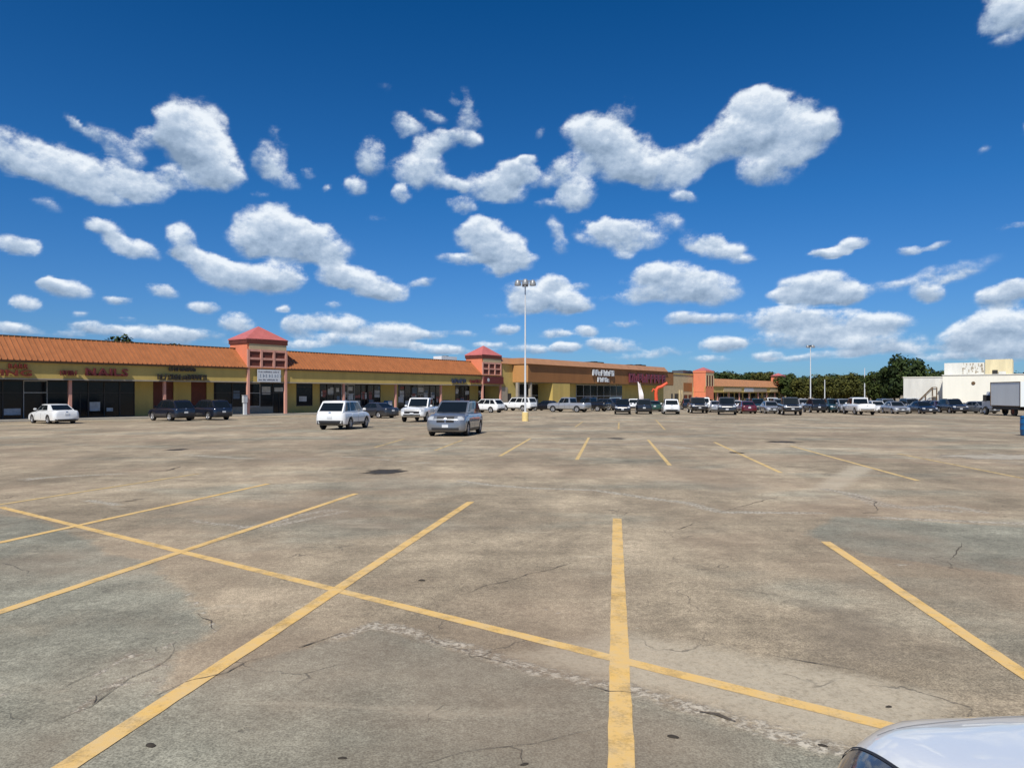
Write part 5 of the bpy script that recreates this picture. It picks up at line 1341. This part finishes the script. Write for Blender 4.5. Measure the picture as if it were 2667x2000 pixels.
# box truck
def box_truck():
    hd = 8.0; p = at(2642, 75)
    t = thing('box_truck', 'box truck with pale grey cargo box cut by the right edge, before the white building', 'truck', p, PI/2-R(hd), 'cars parked in the lot')
    q = MB(); q.box(-3.4, 2.3, -1.2, 1.2, 1.02, 3.55); me = q.mesh('cargo_box'); o = link('cargo_box', me, M['truckbox'], t)
    q = MB()
    for z in (1.02, 3.50): q.box(-3.42, 2.32, 1.201, 1.23, z, z+.07)
    for x in (-3.42, 2.25): q.box(x, x+.07, 1.201, 1.235, 1.09, 3.5)
    obj('box_trim', q, M['trim'], t)
    q = MB(); q.box(-3.3, 4.2, -.5, .5, .62, .98); obj('chassis', q, M['cargrey'], t)
    q = MB(); q.box(-3.0, 2.0, 1.0, 1.15, .72, .98); q.box(-3.0, 2.0, -1.15, -1.0, .72, .98); obj('side_rail', q, M['cargrey'], t)
    q = MB(); q.prism([(-1.0, .7), (1.0, .7), (1.0, 2.05), (.86, 2.55), (-.86, 2.55), (-1.0, 2.05)], 2.5, 3.75); q.prism([(-.9, .65), (.9, .65), (.95, 1.55), (-.95, 1.55)], 3.751, 4.7); obj('cab', q, M['signwhite'], t)
    q = MB(); q.box(2.7, 3.6, 1.001, 1.02, 1.55, 2.15); obj('cab_window', q, M['carglass'], t)
    q = MB(); q.box(3.5, 3.62, 1.05, 1.35, 1.5, 2.2); obj('mirror', q, M['plastic'], t)
    for x in (3.7, -1.9):
        for s in (-1, 1):
            q = MB(); q.lathe([(.28, -.14), (.44, -.13), (.47, -.09), (.47, .09), (.44, .13), (.28, .14)], 'Y', 24); me = q.mesh('wheel', True); fixn(me); w = link('wheel', me, M['tyre'], t, (x, s*.98, .47))
            q = MB(); q.lathe([(.28, s*.13), (.22, s*.05), (.08, s*.05), (.07, s*.14), (.001, s*.14)], 'Y', 18); me = q.mesh('hub'); fixn(me); link('hub', me, M['rust'] if x < 0 else M['rim'], w)
box_truck()

# the car whose hood fills the lower right corner
def hood_car():
    Xc, Yn, hd = 1.575, 1.69, 1.5       # middle of the nose, heading
    t = thing('parked_suv', 'white vehicle at the lower right corner, only its hood and left headlight in view', 'suv', (Xc, Yn, gz(Yn)), PI/2-R(hd))
    L, W = 4.7, 1.90
    ds = np.concatenate([np.linspace(0, 1, 16)**1.6*.5, np.linspace(.55, 4.2, 18), 4.7-np.linspace(1, 0, 8)[1:]**1.5*.45])
    def top(d): return float(np.interp(d, [0, .02, .06, .12, .22, .45, .8, 1.25, 4.1, 4.6, 4.7], [.72, .835, .885, .915, .938, .975, 1.01, 1.04, 1.08, 1.05, .85]))
    def hw(d): 
        k = max(0, 1-d/.42); r = max(0, 1-(L-d)/.35)
        return W/2*(1-.30*k**2.6-.22*r**2.6)
    na = 44; rows = []
    for d in ds:
        w = hw(d); zt = top(d); zb = .28+.12*max(0, 1-d/.3); row = []
        for i in range(na+1):
            u = i/na*2-1; au = abs(u); sg = 1 if u > 0 else -1
            if au < .55: y = au/.55*.80*w; z = zt-.020*(au/.55)**2
            elif au < .82:
                a = (au-.55)/.27*PI/2; y = w*(.80+.185*math.sin(a)); z = zt-.020-.13*(1-math.cos(a))
            else: k = (au-.82)/.18; y = w*(.985+.015*math.sin(k*PI)); z = (zt-.15)*(1-k)+zb*k
            if 0.14 < d < 1.3: z += .014*(1/(1+math.exp((y-.47+.10*d)/.012)))*min(1, (d-.14)/.10)
            row.append((-d, sg*y, z))
        rows.append(row)
    mb = MB(); mb.v = [p for r_ in rows for p in r_]; n = na+1
    mb.f = [(i*n+j, i*n+j+1, (i+1)*n+j+1, (i+1)*n+j) for i in range(len(rows)-1) for j in range(na)]
    mb.f += [tuple(range(n)), tuple(range(len(rows)*n-1, (len(rows)-1)*n-1, -1)), tuple([i*n for i in range(len(rows))]+[i*n+na for i in range(len(rows)-1, -1, -1)])]
    me = mb.mesh('body'); fixn(me); me.polygons.foreach_set('use_smooth', [True]*len(me.polygons)); me.set_sharp_from_angle(angle=R(60))
    body = link('body', me, PT['white'], t)
    bv = bvh_of(me)
    def drape(name, quads, mat, off, par=t):
        """small pieces laid on the bodywork: local x, y grid dropped from above"""
        q = MB()
        for g in quads:
            nu, nv = len(g)-1, len(g[0])-1; vs = []
            for r_ in g:
                for (x, y) in r_:
                    h = bv.ray_cast(Vector((x, y, 3)), Vector((0, 0, -1)))
                    if h[0] is None: h = bv.find_nearest(Vector((x, y, .8)))
                    vs.append(h[0]+h[1]*off)
            q.add(vs, [(i*(nv+1)+j, (i+1)*(nv+1)+j, (i+1)*(nv+1)+j+1, i*(nv+1)+j+1) for i in range(nu) for j in range(nv)])
        m_ = q.mesh(name, True); fixn(m_); return link(name, m_, mat, par)
    for sg in (1, -1):
        g = []
        for d in np.linspace(.10, .56, 16):
            w = hw(d); y0 = max(.80, .855-.0*d)*1.0; k = min(1, (d-.10)/.10)
            y1 = w*.985; y0 = y1-(y1-min(y1-.004, .853))*k
            g.append([(-d, sg*(y0+(y1-y0)*j/6)) for j in range(7)])
        hl = drape('headlight', [g], M['headdark'], .004)
        g2 = [[(r_[0][0], r_[0][1]-sg*.0035), (r_[0][0], r_[0][1]+sg*.002)] for r_ in g]
        drape('headlight_gasket', [g2], M['plastic'], .006, hl)
    # shut line between hood and nose, and along the fenders
    line = [(-(.115+.10*(abs(y)/.8)**3), y) for y in np.linspace(-.80, .80, 50)]
    drape('hood_seam', [[[(x-.0018, y), (x+.0018, y)] for x, y in line]], M['seam'], .0012)
    # cabin, glass and wheels behind
    q = MB(); q.add([(-1.25, -.80, 1.04), (-1.25, .80, 1.04), (-4.55, .80, 1.06), (-4.55, -.80, 1.06), (-1.95, -.64, 1.62), (-1.95, .64, 1.62), (-4.1, .64, 1.62), (-4.1, -.64, 1.62)], [(0, 1, 5, 4), (1, 2, 6, 5), (2, 3, 7, 6), (3, 0, 4, 7), (4, 5, 6, 7)])
    cm = q.mesh('cabin'); fixn(cm); bm = bmesh.new(); bm.from_mesh(cm); bmesh.ops.bevel(bm, geom=bm.edges[:], offset=.06, segments=3, affect='EDGES'); bm.to_mesh(cm); bm.free(); link('cabin', cm, PT['white'], t)
    q = MB(); q.add([(-1.30, -.70, 1.075), (-1.30, .70, 1.075), (-1.86, .58, 1.57), (-1.86, -.58, 1.57)], [(0, 1, 2, 3)]); obj('windscreen', q, M['carglass'], t)
    for sg in (1, -1):
        q = MB(); q.add([(-1.75, sg*.80, 1.10), (-4.3, sg*.80, 1.12), (-4.05, sg*.69, 1.5), (-2.2, sg*.69, 1.5)], [(0, 1, 2, 3)]); obj('side_window', q, M['carglass'], t)
        for x in (-.95, -3.75):
            q = MB(); q.lathe([(.22, -.11), (.35, -.10), (.37, -.05), (.37, .05), (.35, .10), (.22, .11)], 'Y', 26); m_ = q.mesh('wheel', True); fixn(m_); link('wheel', m_, M['tyre'], t, (x, sg*.90, .37))
M['seam'] = pbr('shut_line', (.22, .23, .25), .8, 0, .1, 9)
M['headdark'] = pbr('smoked_headlight', (.05, .055, .07), .12, 0, .3, 14, coat=.6)
hood_car()

# ------------------------------------------------------------------ trees
def leaf_mat(name, col):
    m, N, L, b = new_mat(name); b.inputs['Roughness'].default_value = .75; b.inputs['Specular IOR Level'].default_value = .2
    g = N.new('ShaderNodeNewGeometry'); n = N.new('ShaderNodeTexNoise'); n.inputs['Scale'].default_value = .6; n.inputs['Detail'].default_value = 4; L.new(g.outputs['Position'], n.inputs['Vector'])
    r = N.new('ShaderNodeValToRGB'); L.new(n.outputs['Fac'], r.inputs[0]); e = r.color_ramp.elements
    e[0].position = .35; e[0].color = tuple(c*.6 for c in col)+(1,); e[1].position = .68; e[1].color = (col[0]*1.7, col[1]*1.45, col[2]*1.1, 1)
    L.new(r.outputs[0], b.inputs['Base Color'])
    return m
LM = [leaf_mat('leaves_dark_green', (.040, .062, .016)), leaf_mat('leaves_olive', (.066, .076, .020)), leaf_mat('leaves_deep', (.026, .046, .014))]
def crown_mesh(seed, w, h, z0, n):
    r = random.Random(seed); vs = []; fs = []
    lobes = [(0, 0, z0+h*.5, w*.36, h*.46)]
    for i in range(11):
        a = r.uniform(0, 2*PI); k = r.uniform(.25, .75); zz = r.uniform(.12, .88)
        lobes.append((math.cos(a)*w*.36*k*1.2, math.sin(a)*w*.36*k*1.2, z0+h*zz, w*r.uniform(.13, .23), h*r.uniform(.13, .22)))
    for i in range(n):
        lx, ly, lz, lr, lh = r.choice(lobes) if r.random() > .25 else lobes[0]
        d = Vector((r.gauss(0, 1), r.gauss(0, 1), r.gauss(0, 1))).normalized()*(r.random()**.35)*r.uniform(.92, 1.12)
        c = Vector((lx+d.x*lr, ly+d.y*lr, lz+d.z*lh)); s = r.uniform(.16, .40)*w/8
        nn = (d+Vector((r.uniform(-1, 1), r.uniform(-1, 1), r.uniform(-.5, 1)))*.9).normalized(); a = nn.orthogonal().normalized(); b = nn.cross(a)
        ang = r.uniform(0, PI); a, b = a*math.cos(ang)+b*math.sin(ang), b*math.cos(ang)-a*math.sin(ang)
        o = len(vs); vs += [c+a*s, c+b*s*.7, c-a*s, c-b*s*.7]; fs.append((o, o+1, o+2, o+3))
    me = bpy.data.meshes.new('crown'); me.from_pydata([tuple(v) for v in vs], [], fs); me.update(); return me
def trunk_mesh(seed, h):
    r = random.Random(seed); q = MB(); q.tube((0, 0, -.3), (.1, .05, h*.45), .28, .19, 9, False)
    for i in range(5):
        a = r.uniform(0, 2*PI); q.tube((.1, .05, h*(.32+.03*i)), (math.cos(a)*h*.22, math.sin(a)*h*.22, h*r.uniform(.6, .8)), .13, .04, 6, False)
    return q.mesh('trunk', True)
CR = [crown_mesh(i, 8.0, 7.6, 1.2, 4200) for i in range(5)]; TR = [trunk_mesh(i, 9) for i in range(3)]
for i, me in enumerate(CR): me.materials.append(LM[i % 3])
for me in TR: me.materials.append(M['trunk'])
tcount = [0]
def tree(px, Y, topy, label, wid=1.0, mi=None, grp='trees beyond the lot'):
    i = tcount[0]; tcount[0] += 1; p = at(px, Y); H_ = EYE+(HY-topy)/F*Y-p.z; k = H_/8.9
    t = thing('tree', label, 'tree', p, random.uniform(0, 6), grp); t.scale = (k*wid, k*wid, k)
    c = link('crown', CR[i % 5], None, t); c.material_slots[0].link = 'OBJECT'; c.material_slots[0].material = LM[(i*7) % 3 if mi is None else mi]
    link('trunk', TR[i % 3], None, t)
    return t
tree(2370, 142, 926, 'tallest dark tree, just left of the white building', .95, 2)
tree(2330, 148, 948, 'tall dark tree on the left shoulder of the tallest one', .95, 2)
tree(2405, 150, 945, 'dark tree on the right shoulder of the tallest one, above the annex', .9, 0)
tree(2440, 160, 962, 'low dark tree top over the annex roof beside the rooftop structure', 1.0, 2)
tree(2290, 158, 965, 'dark tree left of the tall group', 1.0, 0)
tree(2650, 190, 966, 'dark tree top over the right end of the white roof', 1.4, 2)
rnd = random.Random(11)
GL = 'green tree in the long tree line behind the lot and shops'
xs_ = list(range(1762, 2300, 23))
ORD = ['first', 'second', 'third', 'fourth', 'fifth', 'sixth', 'seventh', 'eighth', 'ninth', 'tenth', 'eleventh', 'twelfth']
for i, x in enumerate(xs_):
    o = tree(x+rnd.uniform(-6, 6), rnd.uniform(262, 290), rnd.uniform(962, 974) if x < 2000 else rnd.uniform(970, 983), (ORD[i]+' tree of the back tree line, counted from its left end' if i < 12 else ORD[len(xs_)-1-i]+' tree of the back tree line, counted from its right end'), rnd.uniform(1.1, 1.4), grp='tree line')
for i, x in enumerate(range(2062, 2310, 30)):
    tree(x+rnd.uniform(-8, 8), rnd.uniform(215, 240), rnd.uniform(978, 992), ORD[i]+' low tree of the front row of trees right of the shops, from the left', 1.35, 1 if i % 2 else None, grp='front trees of the tree line')
for px, ty, lb in ((278, 884, 'dark tree top over the left roof ridge, left of the thin pole tip'), (330, 886, 'dark tree top over the left roof ridge, right of the thin pole tip'), (428, 893, 'smallest dark tree top over the left roof ridge, nearest the first tower')):
    tree(px, 104, ty-4, lb, .9, 2, grp='tree tops over the roof')
tree(1590, 262, 972, 'dark tree hidden behind the brown canopy store', 1.1, 2)
